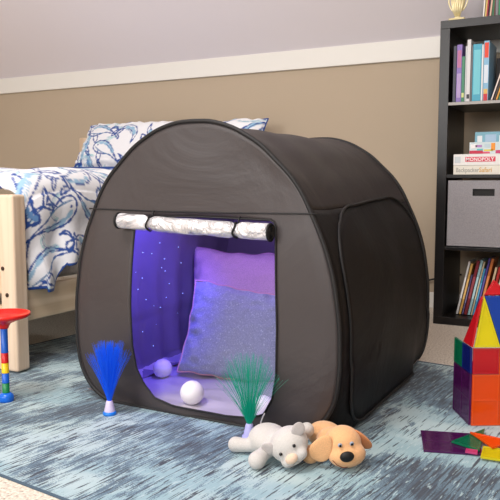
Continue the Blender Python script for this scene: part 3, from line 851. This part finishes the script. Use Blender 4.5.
# ------------------------------------------------------------------ bookcase
SX0 = -.819; SW = .77; SY0 = 3.452; SY1 = 3.84; OT = .038; IT = .016; CELL = .335
bc = thing('bookcase', (SX0+SW/2, (SY0+SY1)/2, 0), 'tall black brown cube bookcase standing against the beige wall', 'bookcase')
def bpart(nm, lo, hi, m=None, label=None):
    B = nb(); box(B, lo, hi, .0012); return obj_(nm, B, m or M['bookcase'], bc, False, label)
HB = 1.464
bpart('side_panel', (SX0, SY0, .038), (SX0+OT+.008, SY1, HB-OT)); bpart('side_panel', (SX0+SW-OT-.008, SY0, .038), (SX0+SW, SY1, HB-OT))
bpart('base_panel', (SX0, SY0, 0), (SX0+SW, SY1, OT)); bpart('top_panel', (SX0, SY0, HB-OT), (SX0+SW, SY1, HB))
zsh = [.369, .719, 1.064]
for z in zsh:
    bpart('shelf', (SX0+OT+.008, SY0+.002, z), (SX0+SW-OT-.008, SY1, z+IT))
xm = SX0+SW/2
bpart('edge_strip', (SX0+OT+.008, SY0-.0006, zsh[2]+.001), (xm, SY0+.0024, zsh[2]+IT-.001), M['edgegrey'], 'pale grey shelf edge')
zz = [OT]+[z for z in zsh for _ in (0,)]+[HB-OT]
lows = [OT]+[z+IT for z in zsh]; highs = zsh+[HB-OT]
for a_, b_ in zip(lows, highs): bpart('divider', (xm-IT/2+.002, SY0+.004, a_), (xm+IT/2, SY1, b_))
CX0 = SX0+OT+.008; CX1 = xm-IT/2

def book(x0, w, z0, h, d, y, m, pm, label, group, lean_=0, piv=None, title=None, cat='book'):
    """spine towards -Y. cover wraps the page block"""
    t = thing('book', (x0+w/2, y+d/2, z0), label, cat, group)
    mx = Matrix()
    if lean_:
        pv = V((x0+w, y, z0)) if lean_ > 0 else V((x0, y, z0))
        mx = Matrix.Translation(pv) @ Matrix.Rotation(lean_, 4, 'Y') @ Matrix.Translation(-pv)
    B = nb(); c = min(.002, w*.2)
    box(B, (x0, y, z0), (x0+w, y+c, z0+h), .0006, mx)
    box(B, (x0, y+c*.5, z0), (x0+c, y+d, z0+h), 0, mx); box(B, (x0+w-c, y+c*.5, z0), (x0+w, y+d, z0+h), 0, mx)
    obj_('cover', B, m, t, False)
    B = nb(); box(B, (x0+c, y+c, z0+.003), (x0+w-c, y+d-.004, z0+h-.004), 0, mx); obj_('pages', B, M_((226, 220, 206), .9), t, False)
    if title:
        for (a, b, tm, nm) in title:
            B = nb(); box(B, (x0+w*.12, y-.0006, z0+h*a), (x0+w*.88, y+.0004, z0+h*b), 0, mx); obj_(nm, B, tm, t, False)
    return t
zt = zsh[2]+IT+.0005
PX = .00490
def xs_(px): return -.766+(px-448)*.00462
G1 = None
bk = [
 (449.6, 452.6, 46, (24, 24, 50), 'thin navy book at the left end of the upper shelf', None),
 (453.0, 458.2, 45, (128, 100, 178), 'violet purple picture book on the upper shelf', [(.08, .5, M_((182, 160, 206), .6), 'spine_lettering'), (.6, .9, M_((190, 120, 160), .6), 'spine_band')]),
 (458.4, 461.4, 57, (34, 120, 84), 'short green book beside the purple one on the upper shelf', [(.1, .2, M_((214, 220, 150), .6), 'spine_band')]),
 (461.6, 463.2, 47, (196, 198, 200), 'very thin pale grey book on the upper shelf', None),
 (463.4, 467.0, 41, (212, 210, 212), 'tallest silver white book on the upper shelf', [(.05, .12, M_((60, 60, 66), .6), 'spine_mark')]),
 (467.4, 469.0, 47, (92, 92, 96), 'thin dark grey book left of the teal volume', None),
 (469.2, 477.8, 46, (46, 156, 184), 'wide teal blue book on the upper shelf', [(.12, .9, M_((120, 200, 214), .6), 'spine_lettering')]),
 (478.0, 479.6, 47, (222, 224, 226), 'thin white book right of the teal volume', None),
 (479.8, 485.0, 43.5, (126, 176, 208), 'red orange and light blue book on the upper shelf', [(.72, .97, M_((226, 68, 40), .5), 'spine_band'), (.0, .12, M_((206, 48, 60), .5), 'spine_band'), (.12, .2, M_((222, 180, 100), .5), 'spine_band'), (.3, .6, M_((214, 224, 236), .5), 'spine_lettering')]),
]
R = random.Random(3)
for a, b, ty, col, lab, ti in bk:
    h = (101.8-ty)*PX*.97; book(xs_(a), (b-a)*.00462, zt, h, .17+R.random()*.04, SY0+.02+R.random()*.006, M_(col, .35), None, lab, 'upright books on the upper shelf', title=ti)
# black magazine holder behind the leaning books
B = nb(); x0 = xs_(487.5); box(B, (x0, SY0+.16, zt), (CX1-.002, SY0+.165, zt+.215), .001); box(B, (x0, SY0+.05, zt), (CX1-.002, SY0+.165, zt+.0015))
o = obj_('bookend', B, M_((44, 40, 42), .5), None, False); place(o, (x0, SY0+.16, zt)); tag(o, 'dark grey bookend behind the leaning books on the upper shelf', 'bookend')
for k, (px_, w, col, h, lab) in enumerate([(488.0, .006, (232, 214, 206), .245, 'pale pink edged book, first of the books leaning right on the upper shelf'), (490.6, .006, (60, 50, 48), .24, 'dark brown book leaning right on the upper shelf'), (492.6, .007, (224, 160, 60), .235, 'golden yellow book leaning right on the upper shelf'), (495.0, .007, (52, 130, 100), .23, 'green book leaning right on the upper shelf'), (497.4, .010, (226, 120, 60), .225, 'orange book leaning right at the edge of the upper shelf')]):
    x = xs_(px_); book(x, w, zt+.002, h, .12, SY0+.02+.002*k, M_(col, .4), None, lab, 'books leaning on the upper shelf', lean_=radians(17.5))
# board games
def lettering(txt, size, loc, m, parent, ext=.0006, sx=1):
    cu = bpy.data.curves.new('lettering', 'FONT'); cu.body = txt; cu.size = size; cu.extrude = ext; cu.align_x = 'LEFT'; cu.resolution_u = 2; cu.offset = size*.012
    o = bpy.data.objects.new('tmp', cu); C.objects.link(o)
    dg = bpy.context.evaluated_depsgraph_get(); dg.update(); me = bpy.data.meshes.new_from_object(o.evaluated_get(dg)); bpy.data.objects.remove(o)
    me.transform(Matrix.Translation(loc) @ Matrix.Rotation(pi/2, 4, 'X') @ Matrix.Diagonal((sx, 1, 1, 1)))
    return obj('lettering', me, m, parent, False)
zg = zsh[1]+IT+.0004; gy = SY0+.012; gx = xs_(453)
g = thing('board_game', (gx+.13, gy+.13, zg), 'off white board game box with grey and gold lettering, bottom of the stack', 'board game', None)
B = nb(); box(B, (gx, gy, zg), (CX1-.004, gy+.26, zg+.0430), .0015); obj_('box', B, M_((228, 224, 212), .5), g, False)
lettering('Backpacker', .030, (gx+.012, gy-.0004, zg+.012), M_((168, 166, 160), .6), g, sx=.78)
lettering('Safari', .031, (gx+.120, gy-.0004, zg+.012), M_((214, 170, 96), .6), g, sx=.88)
z2 = zg+.0435
g = thing('board_game', (gx+.13, gy+.13, z2), 'white board game box with a red title band on the lower box', 'board game', None)
B = nb(); box(B, (gx, gy-.002, z2), (CX1-.004, gy+.258, z2+.0535), .0015); obj_('box', B, M_((232, 230, 228), .5), g, False)
B = nb(); box(B, (xs_(465), gy-.0028, z2+.017), (xs_(495), gy-.0018, z2+.040), .0004); tb = obj_('title_band', B, M_((214, 62, 88), .5), g, False)
lettering('MONOPOLY', .0235, (xs_(465.6), gy-.0034, z2+.0205), M_((250, 244, 244), .5), tb, sx=.975)
B = nb(); box(B, (gx+.006, gy-.0028, z2+.012), (gx+.034, gy-.0018, z2+.042), .0004); obj_('corner_picture', B, M_((200, 208, 212), .5), g, False)
z3 = z2+.054
g = thing('card_game_box', (xs_(485), gy+.05, z3), 'small white and red toy box with a yellow swirl on the board games', 'box')
B = nb(); box(B, (xs_(468.5), gy+.005, z3), (CX1-.004, gy+.075, z3+.055), .001); obj_('box', B, M_((206, 220, 224), .5), g, False)
for (a, b, c0, c1, cc_) in ((468.7, 482, 0, .016, (196, 40, 72)), (482, 489, .0, .010, (220, 90, 120)), (483, 492, .012, .020, (226, 206, 60)), (490, 494, .014, .05, (238, 150, 50)), (494.5, 500, 0, .016, (196, 60, 110)), (470, 476, .026, .045, (244, 238, 240)), (474.5, 481, .03, .042, (180, 130, 190)), (483.5, 489, .028, .046, (190, 210, 220)), (476, 482, .014, .024, (98, 188, 190))):
    B = nb(); box(B, (xs_(a), gy+.0042, z3+c0+.001), (xs_(b), gy+.0052, z3+c1), .0003); obj_('printed_patch', B, M_(cc_, .5), g, False)
g = thing('card_game_box', (xs_(487), gy+.11, z3), 'light blue box standing at the back of the board games', 'box')
B = nb(); box(B, (xs_(470.5), gy+.085, z3), (CX1-.004, gy+.13, z3+.108), .001); obj_('box', B, M_((128, 178, 196), .5), g, False)
for a, b, c0, c1, cc_ in ((473, 478, .06, .09, (232, 234, 236)), (481, 492, .06, .095, (170, 196, 220)), (495, 500, .058, .09, (226, 230, 232))):
    B = nb(); box(B, (xs_(a), gy+.084, z3+c0), (xs_(b), gy+.0852, z3+c1), .0003, seg=1); obj_('printed_patch', B, M_(cc_, .5), g, False)
# storage bin
zb = zsh[0]+IT+.0004
g = thing('storage_bin', ((CX0+CX1)/2, SY0+.19, zb), 'grey fabric storage bin in the third compartment of the bookcase', 'storage bin')
m_bin = fabric('grey felt bin', (150, 147, 152), .05, .3, 300)
bx0, bx1 = CX0+.003, CX1-.003; hx0, hx1 = xs_(474.2), xs_(494.6); bz1 = zb+.322
B = nb(); yb = SY0+.008
hz0, hz1 = zb+.252, zb+.279
for lo, hi in (((bx0, zb), (bx1, hz0)), ((bx0, hz1), (bx1, bz1)), ((bx0, hz0), (hx0, hz1)), ((hx1, hz0), (bx1, hz1))):
    box(B, (lo[0], yb, lo[1]), (hi[0], yb+.006, hi[1]))
bmesh.ops.remove_doubles(B.bm, verts=B.bm.verts, dist=.0001)
box(B, (bx0, yb, zb), (bx0+.006, yb+.34, bz1)); box(B, (bx1-.006, yb, zb), (bx1, yb+.34, bz1)); box(B, (bx0, yb+.334, zb), (bx1, yb+.34, bz1)); box(B, (bx0, yb, zb), (bx1, yb+.34, zb+.006))
obj_('bin_body', B, m_bin, g, False)
B = nb()
for lo, hi in (((hx0-.003, hz1), (hx1+.003, hz1+.003)), ((hx0-.003, hz0-.003), (hx1+.003, hz0)), ((hx0-.003, hz0), (hx0, hz1)), ((hx1, hz0), (hx1+.003, hz1))): box(B, (lo[0], yb-.001, lo[1]), (hi[0], yb+.008, hi[1]))
box(B, (hx0, yb+.007, hz0-.002), (hx1, yb+.009, hz1+.002))
obj_('handle_slot', B, M_((20, 19, 20), .6), g, False, 'black handle slot')
# bottom shelf leaning books
zl = OT+.0005
low = [ # px bottom, lean deg, thick, height, colour, label
 (455.6, .009, .272, (206, 204, 204), 'white book leaning at the left end of the bottom shelf'),
 (458.6, .010, .262, (206, 160, 84), 'tan and mustard book second from the left on the bottom shelf'),
 (461.6, .007, .205, (92, 84, 128), 'short dusty violet book on the bottom shelf'),
 (464.0, .014, .278, (124, 34, 44), 'thick maroon book on the bottom shelf'),
 (467.8, .011, .280, (150, 186, 196), 'pale blue grey book on the bottom shelf'),
 (471.0, .007, .274, (190, 176, 146), 'beige book between pale blue and bright blue ones on the bottom shelf'),
 (473.0, .008, .240, (70, 150, 196), 'bright blue book on the bottom shelf'),
 (475.4, .009, .292, (76, 60, 140), 'tall indigo book on the bottom shelf'),
 (478.2, .012, .292, (196, 112, 54), 'tall orange brown book on the bottom shelf'),
 (484.0, .010, .250, (212, 188, 154), 'cream book right of the orange brown one on the bottom shelf'),
 (487.5, .012, .252, (186, 44, 40), 'bright red book at the right of the bottom shelf'),
 (491.5, .012, .250, (214, 196, 170), 'sand coloured book last on the right of the bottom shelf')]
for k, (pb, w, h, col, lab) in enumerate(low):
    x = -.790+(pb-448)*.00462+.028
    book(x, w, zl+.0025, h, .16, SY0+.09, M_(col, .45), None, lab, 'leaning books on the bottom shelf', lean_=radians(11.5), title=[(.3, .7, M_(tuple(min(255, c+46) for c in col), .5), 'spine_lettering')])
# things on top of the bookcase
gold = mat('pale gold metal', (240, 228, 184), .3, metal=.25)
tx, ty = xs_(455.5)-.020, SY0+.055; zt0 = HB+.0003
t = thing('trophy', (tx, ty, zt0), 'gold figure trophy on top of the bookcase', 'trophy')
B = nb(); box(B, (tx-.037, ty-.028, zt0), (tx+.037, ty+.028, zt0+.0135), .002); obj_('plinth', B, M_((222, 206, 150), .35), t, False)
B = nb(); lathe(B, [(0, 0), (.022, 0), (.020, .004), (.012, .010), (.011, .018), (.016, .03), (.027, .052), (.033, .075), (.035, .10), (.037, .12), (.034, .121), (.031, .10), (.024, .06), (0, .05)], tx, ty, 28, zt0+.0135); obj_('cup', B, gold, t)
for s in (-1, 1):
    B = nb(); tube(B, catmull([(tx+s*.022, ty, zt0+.05), (tx+s*.036, ty, zt0+.07), (tx+s*.044, ty, zt0+.10), (tx+s*.036, ty, zt0+.125)], 6), .0035, 8); obj_('handle', B, gold, t)
B = nb()
for k in range(6):
    a = -.9+k*.36; tube(B, [(tx+.012*sin(a*1.2), ty-.014*cos(a), zt0+.025), (tx+.024*sin(a), ty-.024*cos(a), zt0+.055), (tx+.034*sin(a), ty-.035*cos(a), zt0+.095)], [.003, .005, .004], 8)
obj_('relief_leaves', B, gold, t)
for k, (a, b, h, col, lab, ln) in enumerate([(478.0, 479.4, .16, (226, 224, 218), 'thin white folder first in the row on top of the bookcase', 3), (479.8, 481.2, .17, (224, 196, 110), 'thin yellow booklet on top of the bookcase', 4), (481.4, 482.8, .165, (160, 40, 58), 'thin crimson booklet on top of the bookcase', 4), (483.0, 484.4, .17, (58, 46, 60), 'thin charcoal booklet on top of the bookcase', 5), (484.6, 486.0, .16, (220, 182, 160), 'thin peach booklet on top of the bookcase', 5), (486.4, 488.6, .17, (50, 104, 66), 'thin green booklet on top of the bookcase', 3), (488.9, 490.1, .18, (90, 40, 40), 'thin brown booklet on top of the bookcase', 2)]):
    book(xs_(a)-.004, (b-a)*.0046, zt0+.001, h, .14, SY0+.03+.006*(k % 2), M_(col, .5), None, lab, 'booklets on top of the bookcase', lean_=radians(ln))
B = nb(); x0 = xs_(492.2)
t = thing('picture_book', (x0+.05, SY0+.05, zt0), 'green box with a yellow circle and grey edge on top of the bookcase', 'box')
box(B, (x0, SY0+.03, zt0), (x0+.22, SY0+.085, zt0+.20), .002); obj_('box', B, M_((38, 130, 88), .45), t, False)
B = nb(); box(B, (x0-.012, SY0+.028, zt0), (x0-.0003, SY0+.088, zt0+.205), .001); obj_('grey_edge', B, M_((126, 122, 128), .5), t, False)
B = nb(); b2 = bmesh.new(); bmesh.ops.create_cone(b2, cap_ends=True, segments=48, radius1=.09, radius2=.09, depth=.001); merge(B, b2, Matrix.Translation((x0+.10, SY0+.0294, zt0+.095)) @ Matrix.Rotation(pi/2, 4, 'X'))
obj_('yellow_circle', B, M_((238, 222, 60), .45), t, False)
# cable between the bookcase and the tent
B = nb(); tube(B, catmull([(SX0+.05, 3.862, .20), (SX0-.02, 3.866, .190), (SX0-.10, 3.868, .165), (SX0-.22, 3.868, .135), (SX0-.40, 3.868, .12)], 6), .005, 8)
o = obj_('power_cable', B, M_((16, 16, 17), .5)); place(o, (SX0-.1, 3.868, .165)); tag(o, 'black power cable on the wall between the tent and the bookcase', 'cable')

# ------------------------------------------------------------------ magnetic tiles
def tile(name, pts, th, colname, label, group, nrm=None, gridn=1):
    """pts: corners in order (world). framed translucent tile"""
    pts = [V(p) for p in pts]; n = len(pts); c = sum(pts, V())/n
    nr = (pts[1]-pts[0]).cross(pts[2]-pts[1]).normalized()
    t = thing(name, tuple(V((c.x, c.y, min(p.z for p in pts)))), label, 'magnetic tile', group)
    size = (pts[1]-pts[0]).length; fw = .0052
    def inset(P, d):
        out = []
        for i in range(n):
            a, b, e = P[i-1], P[i], P[(i+1) % n]
            u = (a-b).normalized(); v = (e-b).normalized(); s = sqrt(max(1e-6, (1-u.dot(v))/2))
            out.append(b+(u+v).normalized()*(d/s))
        return out
    o = inset(pts, .0006); q = inset(pts, fw)
    B = nb()
    for sgn in (1,):
        A = [B.bm.verts.new(p-nr*th/2) for p in o]; A2 = [B.bm.verts.new(p+nr*th/2) for p in o]
        Q1 = [B.bm.verts.new(p-nr*th/2) for p in q]; Q2 = [B.bm.verts.new(p+nr*th/2) for p in q]
        for i in range(n):
            j = (i+1) % n
            B.bm.faces.new((A[i], A[j], A2[j], A2[i])); B.bm.faces.new((Q1[i], Q2[i], Q2[j], Q1[j]))
            B.bm.faces.new((A[i], Q1[i], Q1[j], A[j])); B.bm.faces.new((A2[i], A2[j], Q2[j], Q2[i]))
    if gridn > 1 and n == 4:
        for (a, b, e, f) in ((q[0], q[1], q[3], q[2]), (q[1], q[2], q[0], q[3])):
            m1 = (a+b)/2; m2 = (e+f)/2; d = (m2-m1).normalized(); s = nr.cross(d)*.0022
            vs_ = [B.bm.verts.new(p) for p in (m1-s-nr*th*.45, m1+s-nr*th*.45, m2+s-nr*th*.45, m2-s-nr*th*.45)]
            vt = [B.bm.verts.new(p) for p in (m1-s+nr*th*.45, m1+s+nr*th*.45, m2+s+nr*th*.45, m2-s+nr*th*.45)]
            B.bm.faces.new(vs_); B.bm.faces.new(vt[::-1])
            for i in range(4): B.bm.faces.new((vs_[i], vt[i], vt[(i+1) % 4], vs_[(i+1) % 4]))
    obj_('rim', B, M['r_'+colname], t, False)
    B = nb()
    q = inset(pts, fw+.0002); A = [B.bm.verts.new(p-nr*th*.3) for p in q]; A2 = [B.bm.verts.new(p+nr*th*.3) for p in q]
    B.bm.faces.new(A); B.bm.faces.new(A2[::-1])
    for i in range(n): B.bm.faces.new((A[i], A2[i], A2[(i+1) % n], A[(i+1) % n]))
    # embossed inner figure
    obj_('pane', B, M['t_'+colname], t, False)
    B = nb(); q3 = inset(pts, fw+size*.13*(1 if n == 4 and gridn == 1 else .6))
    tube(B, [p-nr*th*.36 for p in q3], .0009, 5, closed=True)
    if gridn > 1:
        for a in (.25, .75):
            for b in (.25, .75):
                p = pts[0].lerp(pts[1], a).lerp(pts[3].lerp(pts[2], a), b); ellipsoid(B, p-nr*th*.36, (.002, .002, .002), n=8)
    obj_('embossed_line', B, M['r_'+colname], t)
    return t
T0 = V((-.362, 2.016, RG+.0008)); Lv = V((-.5, .866, 0)); Ev = V((.866, .5, 0)); Zv = V((0, 0, 1))
def tp(a, b, z): return T0+Ev*a+Lv*b+Zv*z
TG = 'magnetic tiles of the tower'; th = .006
tile('magnetic_tile', [tp(.15, .003, .0), tp(.0, .003, .0), tp(.0, .003, .15), tp(.15, .003, .15)][::-1], th, 'orange', 'large orange square tile, front wall at the tower\'s foot', TG, gridn=2)
tile('magnetic_tile', [tp(-.003, .006, .0), tp(-.003, .15, .0), tp(-.003, .15, .15), tp(-.003, .006, .15)][::-1], th, 'purple', 'large purple square tile, left wall at the tower\'s foot', TG, gridn=2)
tile('magnetic_tile', [tp(.15, .15, .0), tp(.0, .15, .0), tp(.0, .15, .15), tp(.15, .15, .15)], th, 'purple', 'large purple square tile behind the orange one, rear wall of the tower', TG, gridn=2)
tile('magnetic_tile', [tp(.153, .006, .0), tp(.153, .147, .0), tp(.153, .147, .15), tp(.153, .006, .15)], th, 'orange', 'large orange square tile, right wall of the tower', TG, gridn=2)
tile('magnetic_tile', [tp(.0, .003, .151), tp(.075, .003, .151), tp(.075, .003, .226), tp(.0, .003, .226)], th, 'red', 'small red square tile standing on the large orange one', TG)
tile('magnetic_tile', [tp(.075, .003, .151), tp(.15, .003, .151), tp(.15, .003, .226), tp(.075, .003, .226)], th, 'orange', 'small orange square tile right of the small red one', TG)
tile('magnetic_tile', [tp(-.003, .006, .151), tp(-.003, .078, .151), tp(-.003, .078, .226), tp(-.003, .006, .226)][::-1], th, 'navy', 'small navy blue square tile at the tower\'s left corner', TG)
tile('magnetic_tile', [tp(-.003, .078, .151), tp(-.003, .15, .151), tp(-.003, .15, .226), tp(-.003, .078, .226)][::-1], th, 'green', 'small green square tile on the far left of the tower', TG)
tile('magnetic_tile', [tp(.003, .003, .2275), tp(.078, .003, .2275), tp(.0405, .0405, .370)], th, 'yellow', 'tall yellow triangle tile leaning inwards above the small red square', TG)
tile('magnetic_tile', [tp(-.001, .008, .2275), tp(-.001, .078, .2275), tp(.036, .043, .370)][::-1], th, 'red', 'tall red triangle tile on the left slope of the tower', TG)
tile('magnetic_tile', [tp(.079, .003, .2275), tp(.1165, .0405, .370), tp(.0415, .0405, .370)], th, 'blue', 'upside down tall blue triangle tile beside the yellow one', TG)
tile('magnetic_tile', [tp(.155, .003, .2275), tp(.1175, .0405, .370), tp(.080, .003, .2275)], th, 'yellow', 'tall yellow triangle tile right of the blue one, at the photo\'s edge', TG)
tile('magnetic_tile', [tp(.0395, .042, .3715), tp(.1165, .042, .3715), tp(.078, .075, .412)], th, 'red', 'red triangle tile at the very top of the tower', TG)
# tiles lying on the rug
LG = 'magnetic tiles lying on the rug'; zf = RG+.0004+.003
def flat(ptsxy, z, col, lab, gridn=1, dz=None):
    P = [V((x, y, z+(dz[k] if dz else 0))) for k, (x, y) in enumerate(ptsxy)]
    tile('magnetic_tile', P, .005, col, lab, LG, gridn=gridn)
a = V((-.433, 1.757)); b = V((-.291, 1.802)); c = V((-.336, 1.945)); d = V((-.478, 1.900))
flat([a, b, c, d], zf, 'purple', 'large purple square tile lying flat on the rug', 2)
flat([(-.381, 1.842), (-.302, 1.812), (-.318, 1.986)], zf+.0056, 'green', 'tall green triangle tile lying across the large purple one', dz=[0, 0, 0])
flat([(-.349, 1.922), (-.274, 1.832), (-.225, 1.905)], zf+.0115, 'orange', 'orange triangle tile on top of the lying pile')
flat([(-.293, 1.768), (-.215, 1.775), (-.223, 1.852), (-.300, 1.846)], zf+.0056, 'yellow', 'small yellow square tile at the right of the lying pile')
flat([(-.334, 1.787), (-.303, 1.788), (-.306, 1.812), (-.336, 1.808)], zf+.0056, 'pink', 'small pink tile on the purple square beside the yellow one')
flat([(-.262, 1.875), (-.19, 1.86), (-.175, 1.94), (-.25, 1.955)], zf, 'teal', 'small dark teal square tile under the right of the lying pile')

# ------------------------------------------------------------------ red dish toy at the left
sx, sy = -1.716, 1.553
toy = thing('toy_stand', (sx, sy, RG), 'toy stand with a red dish on a striped stem, beside the pine bed post', 'toy')
B = nb(); lathe(B, [(0, 0), (.022, 0), (.0235, .004), (.0235, .016), (.0205, .022), (.0135, .028), (0, .028)], sx, sy, 32, RG); obj_('foot', B, M_((24, 104, 214), .25), toy)
for z0, z1, col, nm in ((.028, .060, (28, 128, 76), 'green stem segment'), (.060, .092, (24, 96, 206), 'blue stem segment'), (.092, .125, (246, 206, 30), 'yellow stem segment'), (.125, .158, (214, 30, 34), 'red stem segment'), (.158, .236, (30, 104, 214), 'long blue stem segment')):
    B = nb(); r = .0112; lathe(B, [(0, z0), (r, z0), (r+.0008, z0+.002), (r, z0+.004), (r, z1-.0008), (r-.001, z1), (0, z1)], sx, sy, 28, RG); obj_('stem_segment', B, M_(col, .25), toy, label=nm)
B = nb(); lathe(B, [(0, .236), (.014, .236), (.017, .244), (.022, .252), (.050, .264), (.076, .272), (.082, .277), (.082, .285), (.080, .285), (.077, .278), (.050, .270), (.018, .260), (.012, .256), (0, .256)], sx, sy, 56, RG); obj_('dish', B, M_((222, 34, 28), .22), toy)

# ------------------------------------------------------------------ lights
def area(name, loc, rot, sx_, sy_, power, col):
    l = bpy.data.lights.new(name, 'AREA'); l.shape = 'RECTANGLE'; l.size = sx_; l.size_y = sy_; l.energy = power; l.color = col
    o = bpy.data.objects.new(name, l); C.objects.link(o); o.location = loc; o.rotation_euler = rot; return o
for (a, b), pw in zip(wins, (85, 70)):
    area('window_daylight', ((a+b)/2, YB-.05, 1.95), (radians(86), 0, 0), b-a, 1.2, pw, (1, .985, .965))
# soft overhead fill light, added without any fixture
l = area('overhead_fill', (-1.4, .2, ZC-.12), (0, 0, 0), 1.1, 1.1, 90, (1, .96, .92)); l.data.shape = 'DISK'
# violet lamp inside the tent
def point(name, loc, r, power, col, spot=None):
    l = bpy.data.lights.new(name, 'SPOT' if spot else 'POINT'); l.energy = power; l.color = col; l.shadow_soft_size = r
    o = bpy.data.objects.new(name, l); C.objects.link(o); o.location = loc
    if spot:
        l.spot_size = radians(spot[1]); l.spot_blend = .8
        o.rotation_euler = (V(spot[0])-V(loc)).to_track_quat('-Z', 'Y').to_euler()
    return o
point('blue_lamp', (-1.24, 1.86, .70), .03, 24.0, (.09, .06, 1), ((-1.62, 1.98, .28), 95))
point('violet_lamp', (-1.15, 2.05, .72), .04, 5.6, (.50, .34, 1))

w = bpy.data.worlds.new('world'); bpy.context.scene.world = w; w.use_nodes = True
bg = w.node_tree.nodes['Background']; bg.inputs[0].default_value = (.86, .93, 1, 1); bg.inputs[1].default_value = 1.0
sc = bpy.context.scene
sc.view_settings.view_transform = 'Standard'; sc.view_settings.look = 'None'; sc.view_settings.gamma = 1; sc.view_settings.exposure = 0
